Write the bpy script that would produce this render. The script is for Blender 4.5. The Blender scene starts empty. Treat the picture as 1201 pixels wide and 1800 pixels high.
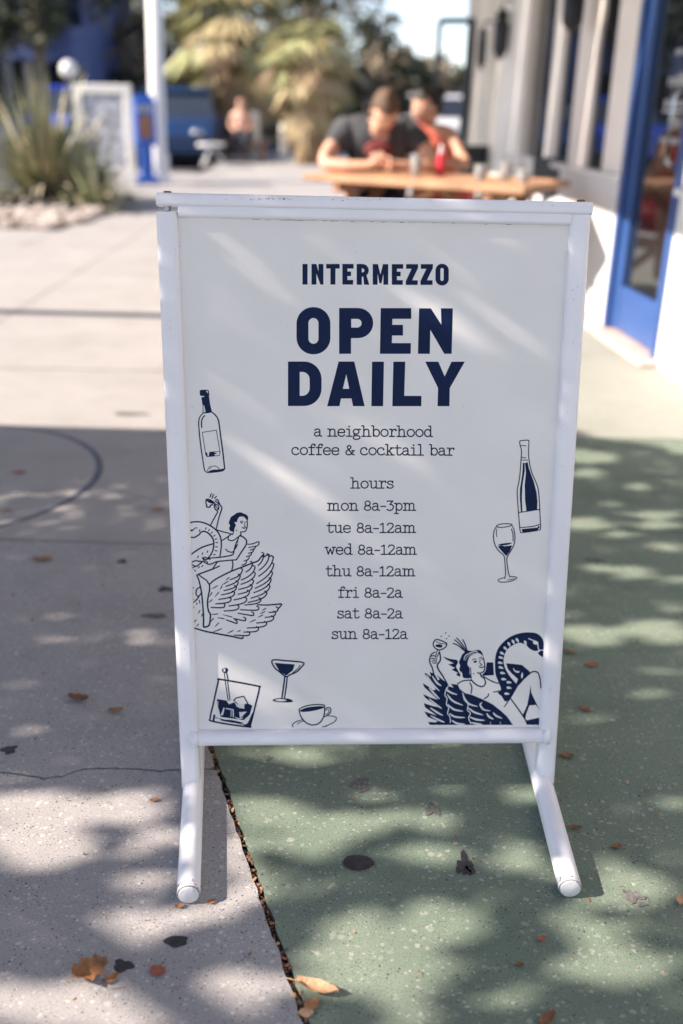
import bpy, math, random
from mathutils import Vector, Matrix
from mathutils.geometry import tessellate_polygon
random.seed(7)
R_ = math.radians
scene = bpy.context.scene
col = scene.collection

# ---------------------------------------------------------------- camera
F_PX, PITCH, ROLL, CAM_H = 1700.0, 0.40019, 0.0199, 1.14188      # focal length for a 1201 x 1800 frame
FW = Vector((0, math.cos(PITCH), -math.sin(PITCH)))
_up = Vector((0, math.sin(PITCH), math.cos(PITCH))); _rt = Vector((1, 0, 0))
CR = _rt*math.cos(ROLL)+_up*math.sin(ROLL); CU = -_rt*math.sin(ROLL)+_up*math.cos(ROLL)
CAM = Vector((0, 0, CAM_H))
cd = bpy.data.cameras.new('camera'); cam = bpy.data.objects.new('camera', cd); col.objects.link(cam)
m3 = Matrix((CR, CU, -FW)).transposed()
cam.matrix_world = Matrix.Translation(CAM) @ m3.to_4x4()
cd.sensor_fit = 'VERTICAL'; cd.sensor_height = 36; cd.sensor_width = 24
cd.lens = F_PX/1800*36; cd.clip_start = .05; cd.clip_end = 2000
cd.dof.use_dof = True; cd.dof.focus_distance = 1.57; cd.dof.aperture_fstop = 1.75; cd.dof.aperture_blades = 0
scene.camera = cam
# ---------------------------------------------------------------- light
SUN_EL, SUN_AZ = R_(34.5), R_(9.4)      # the light travels to the right and slightly away
LD = Vector((math.cos(SUN_AZ)*math.cos(SUN_EL), math.sin(SUN_AZ)*math.cos(SUN_EL), -math.sin(SUN_EL)))
sl = bpy.data.lights.new('sun', 'SUN'); sl.energy = 5.0; sl.angle = R_(.46); sl.color = (1.0, .97, .93)
so = bpy.data.objects.new('sun', sl); col.objects.link(so); so.rotation_euler = LD.to_track_quat('-Z', 'Y').to_euler(); so.location = (-8, -2, 9)
w = bpy.data.worlds.new('World'); scene.world = w; w.use_nodes = True
nt = w.node_tree; bgn = nt.nodes['Background']; sky = nt.nodes.new('ShaderNodeTexSky')
sky.sky_type = 'NISHITA'; sky.sun_disc = False; sky.sun_elevation = SUN_EL
sky.sun_rotation = math.atan2(-LD.x, -LD.y); sky.dust_density = 0.0; sky.air_density = .75; sky.ozone_density = 4
hs = nt.nodes.new('ShaderNodeHueSaturation'); hs.inputs['Saturation'].default_value = .78; nt.links.new(sky.outputs[0], hs.inputs['Color']); nt.links.new(hs.outputs[0], bgn.inputs[0]); bgn.inputs[1].default_value = .125
vs = scene.view_settings; vs.view_transform = 'Standard'; vs.look = 'None'; vs.exposure = 1.25; vs.use_white_balance = True; vs.white_balance_temperature = 7400; vs.white_balance_tint = 15; vs.gamma = 1; vs.use_curve_mapping = False

def ray(x, y): return FW+CR*((x-600.5)/F_PX)-CU*((y-900)/F_PX)
def G(x, y, z=0.0):
    d = ray(x, y); return CAM+d*((z-CAM_H)/d.z)
def V(x, y, Y):
    d = ray(x, y); return CAM+d*(Y/d.y)
def proj(P):
    d = Vector(P)-CAM; z = d.dot(FW); return (600.5+F_PX*d.dot(CR)/z, 900-F_PX*d.dot(CU)/z)

# ---------------------------------------------------------------- materials
def lin(c):
    return tuple(((v/255)/12.92 if v/255 <= .04045 else ((v/255+.055)/1.055)**2.4) for v in c)
def mat(name, color, rough=.6, var=.12, scale=12, bump=0.0, bscale=None, metal=0, spec=.5, color2=None, sheen=0):
    m = bpy.data.materials.new(name); m.use_nodes = True; n = m.node_tree; b = n.nodes['Principled BSDF']
    b.inputs['Roughness'].default_value = rough; b.inputs['Metallic'].default_value = metal
    b.inputs['Specular IOR Level'].default_value = spec
    tc = n.nodes.new('ShaderNodeTexCoord'); ns = n.nodes.new('ShaderNodeTexNoise'); ns.inputs['Scale'].default_value = scale; ns.inputs['Detail'].default_value = 6
    n.links.new(tc.outputs['Object'], ns.inputs['Vector'])
    r = n.nodes.new('ShaderNodeValToRGB'); r.color_ramp.elements[0].position = .3; r.color_ramp.elements[1].position = .7
    c2 = color2 or tuple(min(1, v*(1+var)) for v in color); c1 = color if color2 else tuple(v*(1-var) for v in color)
    r.color_ramp.elements[0].color = (*c1, 1); r.color_ramp.elements[1].color = (*c2, 1)
    n.links.new(ns.outputs['Fac'], r.inputs[0]); n.links.new(r.outputs[0], b.inputs['Base Color'])
    if bump:
        n2 = n.nodes.new('ShaderNodeTexNoise'); n2.inputs['Scale'].default_value = bscale or scale*4; n2.inputs['Detail'].default_value = 4
        n.links.new(tc.outputs['Object'], n2.inputs['Vector'])
        bp = n.nodes.new('ShaderNodeBump'); bp.inputs['Strength'].default_value = bump; bp.inputs['Distance'].default_value = .01
        n.links.new(n2.outputs['Fac'], bp.inputs['Height']); n.links.new(bp.outputs[0], b.inputs['Normal'])
    return m

def concrete(name, base, base2, chips=True, chipmix=1.0, warm=None):
    m = bpy.data.materials.new(name); m.use_nodes = True; n = m.node_tree; b = n.nodes['Principled BSDF']; L = n.links
    b.inputs['Roughness'].default_value = .82; b.inputs['Specular IOR Level'].default_value = .3
    tc = n.nodes.new('ShaderNodeTexCoord'); co = tc.outputs['Object']
    def noise(s, d=5, ro=.6):
        q = n.nodes.new('ShaderNodeTexNoise'); q.inputs['Scale'].default_value = s; q.inputs['Detail'].default_value = d; q.inputs['Roughness'].default_value = ro; L.new(co, q.inputs['Vector']); return q
    def ramp(src, p0, p1, c0=(0, 0, 0), c1=(1, 1, 1)):
        q = n.nodes.new('ShaderNodeValToRGB'); e = q.color_ramp.elements; e[0].position = p0; e[1].position = p1; e[0].color = (*c0, 1); e[1].color = (*c1, 1); L.new(src, q.inputs[0]); return q.outputs[0]
    def mix(f, a, c):
        q = n.nodes.new('ShaderNodeMixRGB'); L.new(f, q.inputs[0])
        for k, v in ((1, a), (2, c)):
            if isinstance(v, tuple): q.inputs[k].default_value = (*v, 1)
            else: L.new(v, q.inputs[k])
        return q.outputs[0]
    def mul(a, c):
        q = n.nodes.new('ShaderNodeMath'); q.operation = 'MULTIPLY'; L.new(a, q.inputs[0])
        if isinstance(c, float): q.inputs[1].default_value = c
        else: L.new(c, q.inputs[1])
        return q.outputs[0]
    c = ramp(noise(1.7, 4).outputs['Fac'], .32, .68, base, base2)
    fine = noise(330, 4, .8)
    c = mix(mul(ramp(fine.outputs['Fac'],   .38, .62), .58), c, tuple(v*.52 for v in base))
    blot = noise(5.5, 6, .65)
    c = mix(mul(ramp(blot.outputs['Fac'], .48, .72), .45), c, tuple(v*.66 for v in base))
    if warm: c = mix(mul(ramp(noise(.9, 3).outputs['Fac'], .45, .65), .6), c, warm)
    if chips:
        # the chips are pressed in at many sizes and never form a regular grid
        for sc, thr, cc, pw, seed in ((62, .17, (.52, .50, .47), .8*chipmix, 0), (110, .17, (.57, .55, .51), .75*chipmix, 3), (34, .14, (.47, .45, .43), .6*chipmix, 7), (47, .15, (.40, .37, .35), .6*chipmix, 29), (80, .13, (.20, .19, .19), .45, 31), (120, .11, (.34, .13, .08), .6, 11), (150, .17, (.03, .03, .035), .9, 17), (240, .2, (.045, .045, .045), .7, 23)):
            mp = n.nodes.new('ShaderNodeMapping'); mp.inputs['Location'].default_value = (seed*1.37, seed*.71, 0); mp.inputs['Rotation'].default_value = (0, 0, seed*.3); mp.inputs['Scale'].default_value = (1, 1.25, 1)
            wn = noise(38+seed, 2); 
            ad = n.nodes.new('ShaderNodeVectorMath'); ad.operation = 'MULTIPLY_ADD'; L.new(wn.outputs['Color'], ad.inputs[0]); ad.inputs[1].default_value = (.012, .012, .0); L.new(co, ad.inputs[2])
            L.new(ad.outputs[0], mp.inputs['Vector'])
            v = n.nodes.new('ShaderNodeTexVoronoi'); v.inputs['Scale'].default_value = sc; v.voronoi_dimensions = '2D'; L.new(mp.outputs[0], v.inputs['Vector'])
            sp = n.nodes.new('ShaderNodeSeparateColor'); L.new(v.outputs['Color'], sp.inputs[0])
            # random radius per cell, many cells empty
            rr = n.nodes.new('ShaderNodeMapRange'); L.new(sp.outputs[0], rr.inputs[0]); rr.inputs[1].default_value = .72; rr.inputs[2].default_value = 1; rr.inputs[3].default_value = 0; rr.inputs[4].default_value = thr*1.7
            sb = n.nodes.new('ShaderNodeMath'); sb.operation = 'SUBTRACT'; L.new(rr.outputs[0], sb.inputs[0]); L.new(v.outputs['Distance'], sb.inputs[1])
            c = mix(mul(mul(ramp(sb.outputs[0], .0, .045), ramp(noise(4.5+seed*.4, 4).outputs['Fac'], .34, .60, (.28, .28, .28))), pw), c, cc)
    L.new(c, b.inputs['Base Color'])
    bp = n.nodes.new('ShaderNodeBump'); bp.inputs['Strength'].default_value = .35; bp.inputs['Distance'].default_value = .002
    ah = n.nodes.new('ShaderNodeMath'); L.new(fine.outputs['Fac'], ah.inputs[0]); L.new(noise(60, 3).outputs['Fac'], ah.inputs[1]); L.new(ah.outputs[0], bp.inputs['Height']); L.new(bp.outputs[0], b.inputs['Normal'])
    return m

def white_paint(name, color, rough, dirt):
    m = mat(name, color, rough, .03, 9, bump=.05, bscale=30)
    n = m.node_tree; L = n.links; b = n.nodes['Principled BSDF']; src = b.inputs['Base Color'].links[0].from_socket
    tc = [k for k in n.nodes if k.type == 'TEX_COORD'][0]
    out = src
    for sc, lo, hi, st, cc in ((95, .70, .76, dirt, (.22, .21, .22)), (14, .64, .82, dirt*.45, (.45, .43, .40))):
        ns = n.nodes.new('ShaderNodeTexNoise'); ns.inputs['Scale'].default_value = sc; ns.inputs['Detail'].default_value = 5; ns.inputs['Roughness'].default_value = .65
        L.new(tc.outputs['Object'], ns.inputs['Vector'])
        r = n.nodes.new('ShaderNodeValToRGB'); r.color_ramp.elements[0].position = lo; r.color_ramp.elements[1].position = hi
        r.color_ramp.elements[1].color = (st, st, st, 1); L.new(ns.outputs['Fac'], r.inputs[0])
        mx = n.nodes.new('ShaderNodeMixRGB'); L.new(r.outputs[0], mx.inputs[0]); L.new(out, mx.inputs[1]); mx.inputs[2].default_value = (*cc, 1); out = mx.outputs[0]
    L.new(out, b.inputs['Base Color'])
    return m

M = {}
M['tube'] = white_paint('white_enamel', (.83, .81, .84), .28, .5)
M['foot'] = white_paint('scuffed_white_enamel', (.80, .78, .80), .36, .95)
M['panel'] = white_paint('white_panel', (.80, .765, .735), .4, .14)
M['navy'] = mat('navy_print', (.004, .015, .058), .55, .12, 40, spec=.15)
M['printwhite'] = mat('print_ground', (.70, .69, .69), .4, .03, 20)
M['textink'] = mat('text_ink', (.008, .015, .045), .55, .1, 40, spec=.15)
M['rust'] = mat('rusty_bolt', (.20, .12, .07), .55, .4, 300, metal=.6, bump=.3)
M['zinc'] = mat('zinc', (.35, .36, .38), .35, .2, 200, metal=.9)
M['cap'] = mat('plastic_cap', (.66, .66, .68), .5, .1, 60, bump=.15, bscale=200)
M['rim'] = mat('worn_rim', (.30, .29, .29), .7, .5, 260, bump=.3, bscale=400)
M['scuff'] = mat('scuff', (.20, .19, .20), .8, .5, 200)
M['conc'] = concrete('grey_concrete', (.35, .33, .33), (.42, .40, .39))
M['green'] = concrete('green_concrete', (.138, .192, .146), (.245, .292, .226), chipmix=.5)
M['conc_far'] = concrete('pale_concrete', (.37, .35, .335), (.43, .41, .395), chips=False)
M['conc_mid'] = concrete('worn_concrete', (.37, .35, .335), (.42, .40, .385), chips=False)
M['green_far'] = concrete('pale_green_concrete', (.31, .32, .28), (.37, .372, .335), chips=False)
M['joint'] = mat('joint_soil', (.035, .024, .017), .95, .5, 160, bump=.8, bscale=300)
M['leaf_o'] = mat('dry_leaf_orange', (.33, .15, .065), .7, .3, 60, bump=.3)
M['leaf_b'] = mat('dry_leaf_brown', (.22, .10, .05), .75, .3, 60, bump=.3)
M['leaf_t'] = mat('dry_leaf_tan', (.50, .30, .17), .7, .25, 40, bump=.3)
M['leaf_r'] = mat('dry_leaf_red', (.32, .09, .055), .7, .3, 60)
M['gum'] = mat('gum_black', (.018, .018, .02), .6, .5, 90, bump=.4, bscale=250)
M['gumgrey'] = mat('gum_grey', (.115, .11, .105), .85, .5, 160)
M['ring'] = mat('blue_ring', (.045, .048, .075), .5, .4, 20)
M['asphalt'] = mat('asphalt', (.06, .06, .065), .9, .3, 4, bump=.4, bscale=90)
M['soil'] = mat('bed_soil', (.16, .11, .085), .95, .4, 5, bump=.6)
M['stone'] = mat('bed_stone', (.42, .36, .32), .85, .25, 3, bump=.3)
M['wood'] = mat('table_wood', (.43, .235, .135), .5, .3, 6, bump=.1)
M['wood2'] = mat('table_wood_dark', (.30, .14, .075), .55, .3, 6)
M['wallwhite'] = mat('white_stucco', (.72, .71, .70), .85, .05, 3, bump=.15, bscale=60)
M['mull'] = mat('pale_grey_trim', (.82, .77, .71), .6, .08, 3)
M['pier'] = mat('tan_siding', (.66, .60, .52), .75, .12, 2.5, bump=.2)
M['blue'] = mat('blue_door_paint', (.030, .085, .25), .35, .1, 4)
M['glass'] = mat('dark_window_glass', (.012, .015, .018), .02, .2, 2, spec=1.0)
M['glass'].node_tree.nodes['Principled BSDF'].inputs['IOR'].default_value = 1.9
M['clear'] = mat('drinking_glass', (.97, .98, .98), .03, .02, 5, spec=.8)
M['clear'].node_tree.nodes['Principled BSDF'].inputs['Transmission Weight'].default_value = .8
M['thresh'] = mat('pink_threshold', (.52, .40, .36), .8, .1, 8)
M['black'] = mat('black_metal', (.012, .014, .022), .45, .2, 6)
M['letter'] = mat('white_vinyl', (.6, .6, .6), .5, .05, 10)
M['skin1'] = mat('skin_light', (.60, .33, .23), .5, .08, 20)
M['skin2'] = mat('skin_tan', (.56, .31, .21), .5, .08, 20)
M['shirt'] = mat('charcoal_shirt', (.05, .052, .06), .9, .2, 12, bump=.3, bscale=30)
M['shirtprint'] = mat('shirt_print', (.16, .03, .03), .9, .3, 12)
M['jeans'] = mat('dark_jeans', (.03, .035, .05), .9, .2, 12)
M['coral'] = mat('coral_top', (.72, .16, .11), .8, .1, 12)
M['red'] = mat('red_plastic', (.62, .02, .04), .4, .1, 12)
M['hair1'] = mat('brown_hair', (.10, .055, .032), .7, .4, 90, bump=.6, bscale=120)
M['hair2'] = mat('black_hair', (.012, .009, .008), .5, .4, 90, bump=.5, bscale=120)
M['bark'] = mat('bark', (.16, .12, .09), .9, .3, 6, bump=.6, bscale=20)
M['palmbark'] = mat('palm_bark', (.24, .15, .09), .9, .3, 6, bump=.6, bscale=18)
M['leafdark'] = mat('foliage_dark', (.040, .050, .026), .6, .35, .8)
M['leafmid'] = mat('foliage_mid', (.13, .13, .07), .6, .35, .8)
M['leafbrown'] = mat('foliage_brown', (.20, .16, .11), .65, .3, .8)
M['palmgreen'] = mat('palm_green', (.35, .36, .17), .5, .3, .9)
M['palmgold'] = mat('palm_gold', (.46, .37, .20), .6, .3, .9)
M['palmdead'] = mat('palm_dead', (.36, .25, .15), .8, .3, .9)
M['agave'] = mat('sword_leaf', (.25, .27, .15), .45, .3, 2)
M['agave2'] = mat('sword_leaf_dry', (.50, .44, .30), .6, .3, 2)
M['boxblue'] = mat('newspaper_blue', (.02, .12, .50), .4, .1, 3)
M['polewhite'] = mat('pole_white', (.72, .71, .69), .5, .04, 3)
M['car'] = mat('car_teal', (.005, .03, .095), .25, .1, 2, spec=.8)
M['carblue'] = mat('car_blue', (.01, .05, .35), .25, .1, 2, spec=.8)
M['carwhite'] = mat('car_white', (.62, .63, .65), .25, .05, 2, spec=.8)
M['tyre'] = mat('tyre', (.015, .015, .016), .85, .2, 20)
M['chrome'] = mat('chrome', (.7, .7, .72), .15, .05, 10, metal=1)
M['bluebld'] = mat('blue_building', (.08, .12, .28), .7, .2, .6)
M['bldwin'] = mat('building_window', (.015, .02, .04), .15, .3, .5)
M['paper'] = mat('grey_notice', (.40, .42, .48), .5, .55, 14)
M['clothgrey'] = mat('canvas', (.35, .35, .34), .9, .1, 5)
M['stool'] = mat('white_seat', (.8, .8, .78), .5, .03, 5)

# ---------------------------------------------------------------- helpers
class MB:
    def __init__(s): s.v = []; s.f = []; s.mi = []
    def add(s, vs, fs, mi=0):
        b = len(s.v); s.v += [tuple(x) for x in vs]; s.f += [tuple(i+b for i in f) for f in fs]; s.mi += [mi]*len(fs); return s
    def box(s, a, b, T=None, bev=0, mi=0):
        x0, y0, z0 = a; x1, y1, z1 = b
        if bev:
            t = bev
            ring = [(x0+t, y0), (x1-t, y0), (x1, y0+t), (x1, y1-t), (x1-t, y1), (x0+t, y1), (x0, y1-t), (x0, y0+t)]
            inn = [(x0+t*1.4, y0+t), (x1-t*1.4, y0+t), (x1-t, y0+t*1.4), (x1-t, y1-t*1.4), (x1-t*1.4, y1-t), (x0+t*1.4, y1-t), (x0+t, y1-t*1.4), (x0+t, y0+t*1.4)]
            vs = [(*p, z0) for p in inn]+[(*p, z0+t) for p in ring]+[(*p, z1-t) for p in ring]+[(*p, z1) for p in inn]
            fs = [tuple(range(7, -1, -1)), tuple(range(24, 32))]+[(k*8+i, k*8+(i+1) % 8, k*8+8+(i+1) % 8, k*8+8+i) for k in range(3) for i in range(8)]
        else:
            vs = [(x, y, z) for z in (z0, z1) for x, y in ((x0, y0), (x1, y0), (x1, y1), (x0, y1))]
            fs = [(3, 2, 1, 0), (4, 5, 6, 7)]+[(i, (i+1) % 4, 4+(i+1) % 4, 4+i) for i in range(4)]
        if T: vs = [T @ Vector(v) for v in vs]
        return s.add(vs, fs, mi)
    def tube(s, pts, rads, n=16, cap=True, mi=0, flat=1.0, refv=None):
        pts = [Vector(p) for p in pts]
        if not isinstance(rads, (list, tuple)): rads = [rads]*len(pts)
        base = []; fs = []; ref = Vector(refv) if refv else None
        for i, p in enumerate(pts):
            d = (pts[min(i+1, len(pts)-1)]-pts[max(i-1, 0)]).normalized()
            if ref is None: ref = Vector((0, 0, 1)) if abs(d.z) < .9 else Vector((1, 0, 0))
            a = (ref-d*ref.dot(d)).normalized(); c = d.cross(a)
            for k in range(n):
                t = 2*math.pi*k/n; base.append(p+(a*math.cos(t)*flat+c*math.sin(t))*rads[i])
        for i in range(len(pts)-1):
            for k in range(n): fs.append((i*n+k, i*n+(k+1) % n, (i+1)*n+(k+1) % n, (i+1)*n+k))
        if cap:
            fs.append(tuple(range(n-1, -1, -1))); fs.append(tuple((len(pts)-1)*n+k for k in range(n)))
        return s.add(base, fs, mi)
    def ball(s, c, r, n=12, mi=0, sc=(1, 1, 1)):
        vs = []; fs = []; m = n//2
        for i in range(m+1):
            th = math.pi*i/m
            for k in range(n):
                ph = 2*math.pi*k/n; vs.append((c[0]+r*sc[0]*math.sin(th)*math.cos(ph), c[1]+r*sc[1]*math.sin(th)*math.sin(ph), c[2]+r*sc[2]*math.cos(th)))
        for i in range(m):
            for k in range(n): fs.append((i*n+k, (i+1)*n+k, (i+1)*n+(k+1) % n, i*n+(k+1) % n))
        return s.add(vs, fs, mi)
    def lathe(s, c, prof, n=20, mi=0):
        vs = [(c[0]+r*math.cos(2*math.pi*k/n), c[1]+r*math.sin(2*math.pi*k/n), c[2]+z) for r, z in prof for k in range(n)]
        fs = [(i*n+k, i*n+(k+1) % n, (i+1)*n+(k+1) % n, (i+1)*n+k) for i in range(len(prof)-1) for k in range(n)]
        return s.add(vs, fs, mi)
    def prism(s, poly, z0, z1, bev=0.0, mi=0):
        n = len(poly); area = sum(poly[i][0]*poly[(i+1) % n][1]-poly[(i+1) % n][0]*poly[i][1] for i in range(n))
        if area < 0: poly = poly[::-1]
        tri = tessellate_polygon([[Vector((x, y, 0)) for x, y in poly]])
        vs = [(x, y, z0) for x, y in poly]+[(x, y, z1) for x, y in poly]; fs = []
        for t in tri:
            a, b, c = [Vector(poly[i]) for i in t]; ccw = (b-a).cross(c-a) > 0 if False else ((b.x-a.x)*(c.y-a.y)-(b.y-a.y)*(c.x-a.x)) > 0
            tt = t if ccw else t[::-1]
            fs.append(tuple(i+n for i in tt)); fs.append(tuple(tt[::-1]))
        fs += [(i, (i+1) % n, n+(i+1) % n, n+i) for i in range(n)]
        return s.add(vs, fs, mi)
    def build(s, name, m, parent=None, smooth=False, auto=None):
        me = bpy.data.meshes.new(name); me.from_pydata(s.v, [], s.f); me.update()
        for x in (m if isinstance(m, (list, tuple)) else [m]): me.materials.append(x)
        if any(s.mi): me.polygons.foreach_set('material_index', s.mi)
        if smooth or auto: me.polygons.foreach_set('use_smooth', [True]*len(me.polygons))
        if auto: me.set_sharp_from_angle(angle=R_(auto))
        o = bpy.data.objects.new(name, me); col.objects.link(o)
        if parent: par(o, parent)
        return o
WM = {}
def par(o, p):
    o.parent = p; o.matrix_parent_inverse = WM.get(p.name, Matrix()).inverted() if p.name in WM else Matrix()
def tag(o, label=None, cat=None, group=None, kind=None):
    if label: o['label'] = label
    if cat: o['category'] = cat
    if group: o['group'] = group
    if kind: o['kind'] = kind
    return o
def thing(name, loc, label, cat, group=None, rz=0):
    o = bpy.data.objects.new(name, None); col.objects.link(o); o.empty_display_size = .1
    o.location = loc; o.rotation_euler = (0, 0, rz); WM[o.name] = Matrix.Translation(Vector(loc)) @ Matrix.Rotation(rz, 4, 'Z')
    return tag(o, label, cat, group)
def kids(o): return [c for c in bpy.data.objects if c.parent == o]
def copy_tree(o, delta=None, rz=None, parent=None):
    c = o.copy(); col.objects.link(c)
    if parent: c.parent = parent
    for ch in kids(o): copy_tree(ch, parent=c)
    return c
def rotz(a, c=(0, 0, 0)): return Matrix.Translation(c) @ Matrix.Rotation(a, 4, 'Z')
def smooth_pts(pts, sub=5, closed=False):
    P = [Vector((p[0], p[1])) for p in pts]; n = len(P); out = []
    if n < 3: return P
    rng = range(n if closed else n-1)
    for i in rng:
        p0 = P[(i-1) % n] if (closed or i > 0) else P[0]; p1 = P[i]; p2 = P[(i+1) % n]; p3 = P[(i+2) % n] if (closed or i+2 < n) else P[-1]
        for k in range(sub):
            t = k/sub; out.append(.5*((2*p1)+(p2-p0)*t+(2*p0-5*p1+4*p2-p3)*t*t+(3*p1-p0-3*p2+p3)*t**3))
    if not closed: out.append(P[-1])
    return out

# ---------------------------------------------------------------- ground
# pavement sheets: the pieces lie side by side with real gaps over a dark bed
MB().prism([(-400, -60), (400, -60), (400, 900), (-400, 900)], -.30, -.16).build('ground', M['soil'])['kind'] = 'structure'
MB().prism([(-60, -60), (-4.46, -60), (-4.46, 17.4), (-2.7, 17.4), (-2.7, 25.05), (60, 25.05), (60, 160), (-60, 160)], -.155, -.12).build('road', M['asphalt'])['kind'] = 'structure'
road_mark = MB()
for k in range(10): road_mark.prism([(-9.1, 4+k*6), (-8.95, 4+k*6), (-8.95, 7+k*6), (-9.1, 7+k*6)], -.119, -.115)
road_mark.build('road_markings', M['polewhite'])['kind'] = 'structure'
sidewalk = MB().prism([(-4.3, -8), (4, -8), (4, 25), (-2.5, 25), (-2.5, 17.2), (-4.3, 17.2)], -.16, -.014).build('sidewalk', M['joint'])
sidewalk['kind'] = 'structure'
kerb = MB().prism([(-4.46, -8), (-4.305, -8), (-4.305, 17.205), (-4.46, 17.4)], -.16, .0).prism([(-4.46, 17.4), (-4.305, 17.205), (-2.505, 17.205), (-2.7, 17.4)], -.16, 0).prism([(-2.7, 17.4), (-2.505, 17.205), (-2.505, 25), (-2.7, 25)], -.16, 0)
kerb.build('kerb', M['conc_far'])['kind'] = 'structure'
def joint_edge(x_off):      # the leaf filled joint, photographed from under the sign to the bottom edge
    pts = [(-.06, -8), (.275, 0), (G(540, 1800).x, G(540, 1800).y), (G(470, 1600).x, G(470, 1600).y), (G(401, 1400).x, G(401, 1400).y), (G(371, 1312).x, G(371, 1312).y), (-.36, 1.9), (-.38, 9.98)]
    out = []
    for i, (x, y) in enumerate(pts):
        out.append((x+x_off, y))
        if 1 <= i <= 5 and i+1 < len(pts):
            nx, ny = pts[i+1]
            for k in range(1, 12):
                t = k/12; j = random.uniform(-.0022, .0022) if y > -.5 else 0
                out.append((x+(nx-x)*t+x_off+j, y+(ny-y)*t))
    return out
random.seed(11)
crack = [(0, 1357), (40, 1361), (75, 1367), (110, 1364), (150, 1350), (205, 1349), (250, 1352), (285, 1355), (320, 1353), (366, 1352)]
cr = [G(*p) for p in crack]; cr = [(p.x, p.y) for p in cr]
cr2 = []
for i in range(len(cr)-1):
    for k in range(5):
        t = k/5; cr2.append((cr[i][0]*(1-t)+cr[i+1][0]*t, cr[i][1]*(1-t)+cr[i+1][1]*t+random.uniform(-.0022, .0022)))
cr2.append(cr[-1])
JL = joint_edge(-.0052); JR = joint_edge(.0052)
yc = cr2[-1][1]
jn = [p for p in JL if p[1] < yc]; jf = [p for p in JL if yc < p[1] < 1.9]
def slab(poly, m): return MB().prism(poly, -.05, 0).build('concrete_slab', m, sidewalk)
slab([(-1.9, -8)]+jn+[(cr2[-1][0]-.004, yc-.0018)]+[(x, y-.0026-(.0014 if i % 3 else 0)) for i, (x, y) in enumerate(cr2[::-1])]+[(-1.9, cr2[0][1]-.002)], M['conc'])
slab([(-1.9, cr2[0][1]+.002)]+[(x, y+.0018) for x, y in cr2]+jf+[(-.367, 1.9), (-.386, 2.44), (-1.9, 2.47)], M['conc'])
slab([(-1.9, 2.478), (-.386, 2.448), (-.386, 4.3), (-1.9, 4.3)], M['conc_mid'])
slab([(-1.9, 4.312), (-.386, 4.312), (-.386, 6.9), (-1.9, 6.9)], M['conc_far'])
slab([(-1.9, 6.912), (-.386, 6.912), (-.386, 9.98), (-1.9, 9.98)], M['conc_far'])
slab([(-4.3, -8), (-1.908, -8), (-1.908, 3.0), (-4.3, 3.0)], M['conc'])
slab([(-4.3, 3.01), (-1.908, 3.01), (-1.908, 8.2), (-4.3, 8.2)], M['conc_far'])
slab([(-2.69, 8.21), (-1.908, 8.21), (-1.908, 9.98), (-2.69, 9.98)], M['conc_far'])
slab([(-4.3, 8.21), (-2.7, 8.21), (-2.7, 9.38), (-4.3, 9.38)], M['conc_far'])
jr = [p for p in JR if p[1] <= 1.9]
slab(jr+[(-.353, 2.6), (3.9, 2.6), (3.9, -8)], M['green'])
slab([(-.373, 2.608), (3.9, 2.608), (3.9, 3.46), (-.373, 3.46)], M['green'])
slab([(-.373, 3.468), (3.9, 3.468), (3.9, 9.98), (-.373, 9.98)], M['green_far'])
for k in range(3):
    y0 = 9.99+k*5
    slab([(-2.5 if k > 1 else -2.69, y0), (3.9, y0), (3.9, y0+4.98), (-2.5 if k > 1 else -2.69, y0+4.98)], M['conc_far'])
slab([(-4.3, 12.6), (-2.7, 12.6), (-2.7, 17.15), (-4.3, 17.15)], M['conc_far'])

# round blue edging ring set in the pavement
rc = (-1.345, 2.935); ring = MB(); N = 72; vs_ = []; fs_ = []
for k in range(N):
    t = 2*math.pi*k/N; wdt = .009+.015*max(0, math.cos(t-.12))**3+random.uniform(-.0015, .0015)
    for rr, z in ((.525, -.004), (.527, .0005), (.527+wdt, .0015), (.530+wdt, -.004)): vs_.append((rc[0]+rr*math.cos(t), rc[1]+rr*math.sin(t), z))
for k in range(N):
    for j in range(3): fs_.append((k*4+j, k*4+j+1, ((k+1) % N)*4+j+1, ((k+1) % N)*4+j))
ro = MB().add(vs_, fs_).build('cover_ring', M['ring'], None, smooth=True)
tag(ro, 'curved blue edging ring of the round cover set into the shaded grey pavement at left', 'cover ring')

# litter in the joint
def flake(mb, c, s, rz, tilt=0, mi=0, ratio=.5):
    n = 7; pts = []
    for k in range(n):
        t = 2*math.pi*k/n; r = s*random.uniform(.7, 1.1); x = r*math.cos(t); y = r*ratio*math.sin(t)
        pts.append(Vector((x*math.cos(rz)-y*math.sin(rz), x*math.sin(rz)+y*math.cos(rz), math.sin(tilt)*x+random.uniform(0, .12)*s)))
    mb.add([Vector(c)+p for p in pts]+[Vector(c)+Vector((0, 0, s*.15))], [(k, (k+1) % n, n) for k in range(n)], mi)
lit = MB(); J = [((a[0]+b[0])/2, a[1]) for a, b in zip(JL, JR)]
Js = [p for p in J if .85 < p[1] < 1.75]
for k in range(520):
    i = random.randrange(len(Js)-1); t = random.random(); x = Js[i][0]*(1-t)+Js[i+1][0]*t; y = Js[i][1]*(1-t)+Js[i+1][1]*t
    dens = 1 if y < 1.38 else .35
    if random.random() > dens: continue
    flake(lit, (x+random.gauss(0, .0035), y, random.uniform(-.012, .001)), random.uniform(.0018, .0055), random.uniform(0, 6.28), random.uniform(-.6, .6), random.choice([0, 1, 1, 1, 4, 4, 4, 3, 2]), random.uniform(.3, .9))
tag(lit.build('joint_litter', [M['leaf_o'], M['leaf_b'], M['leaf_t'], M['leaf_r'], M['soil']], sidewalk), kind='stuff')
crumbs = MB()
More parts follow.
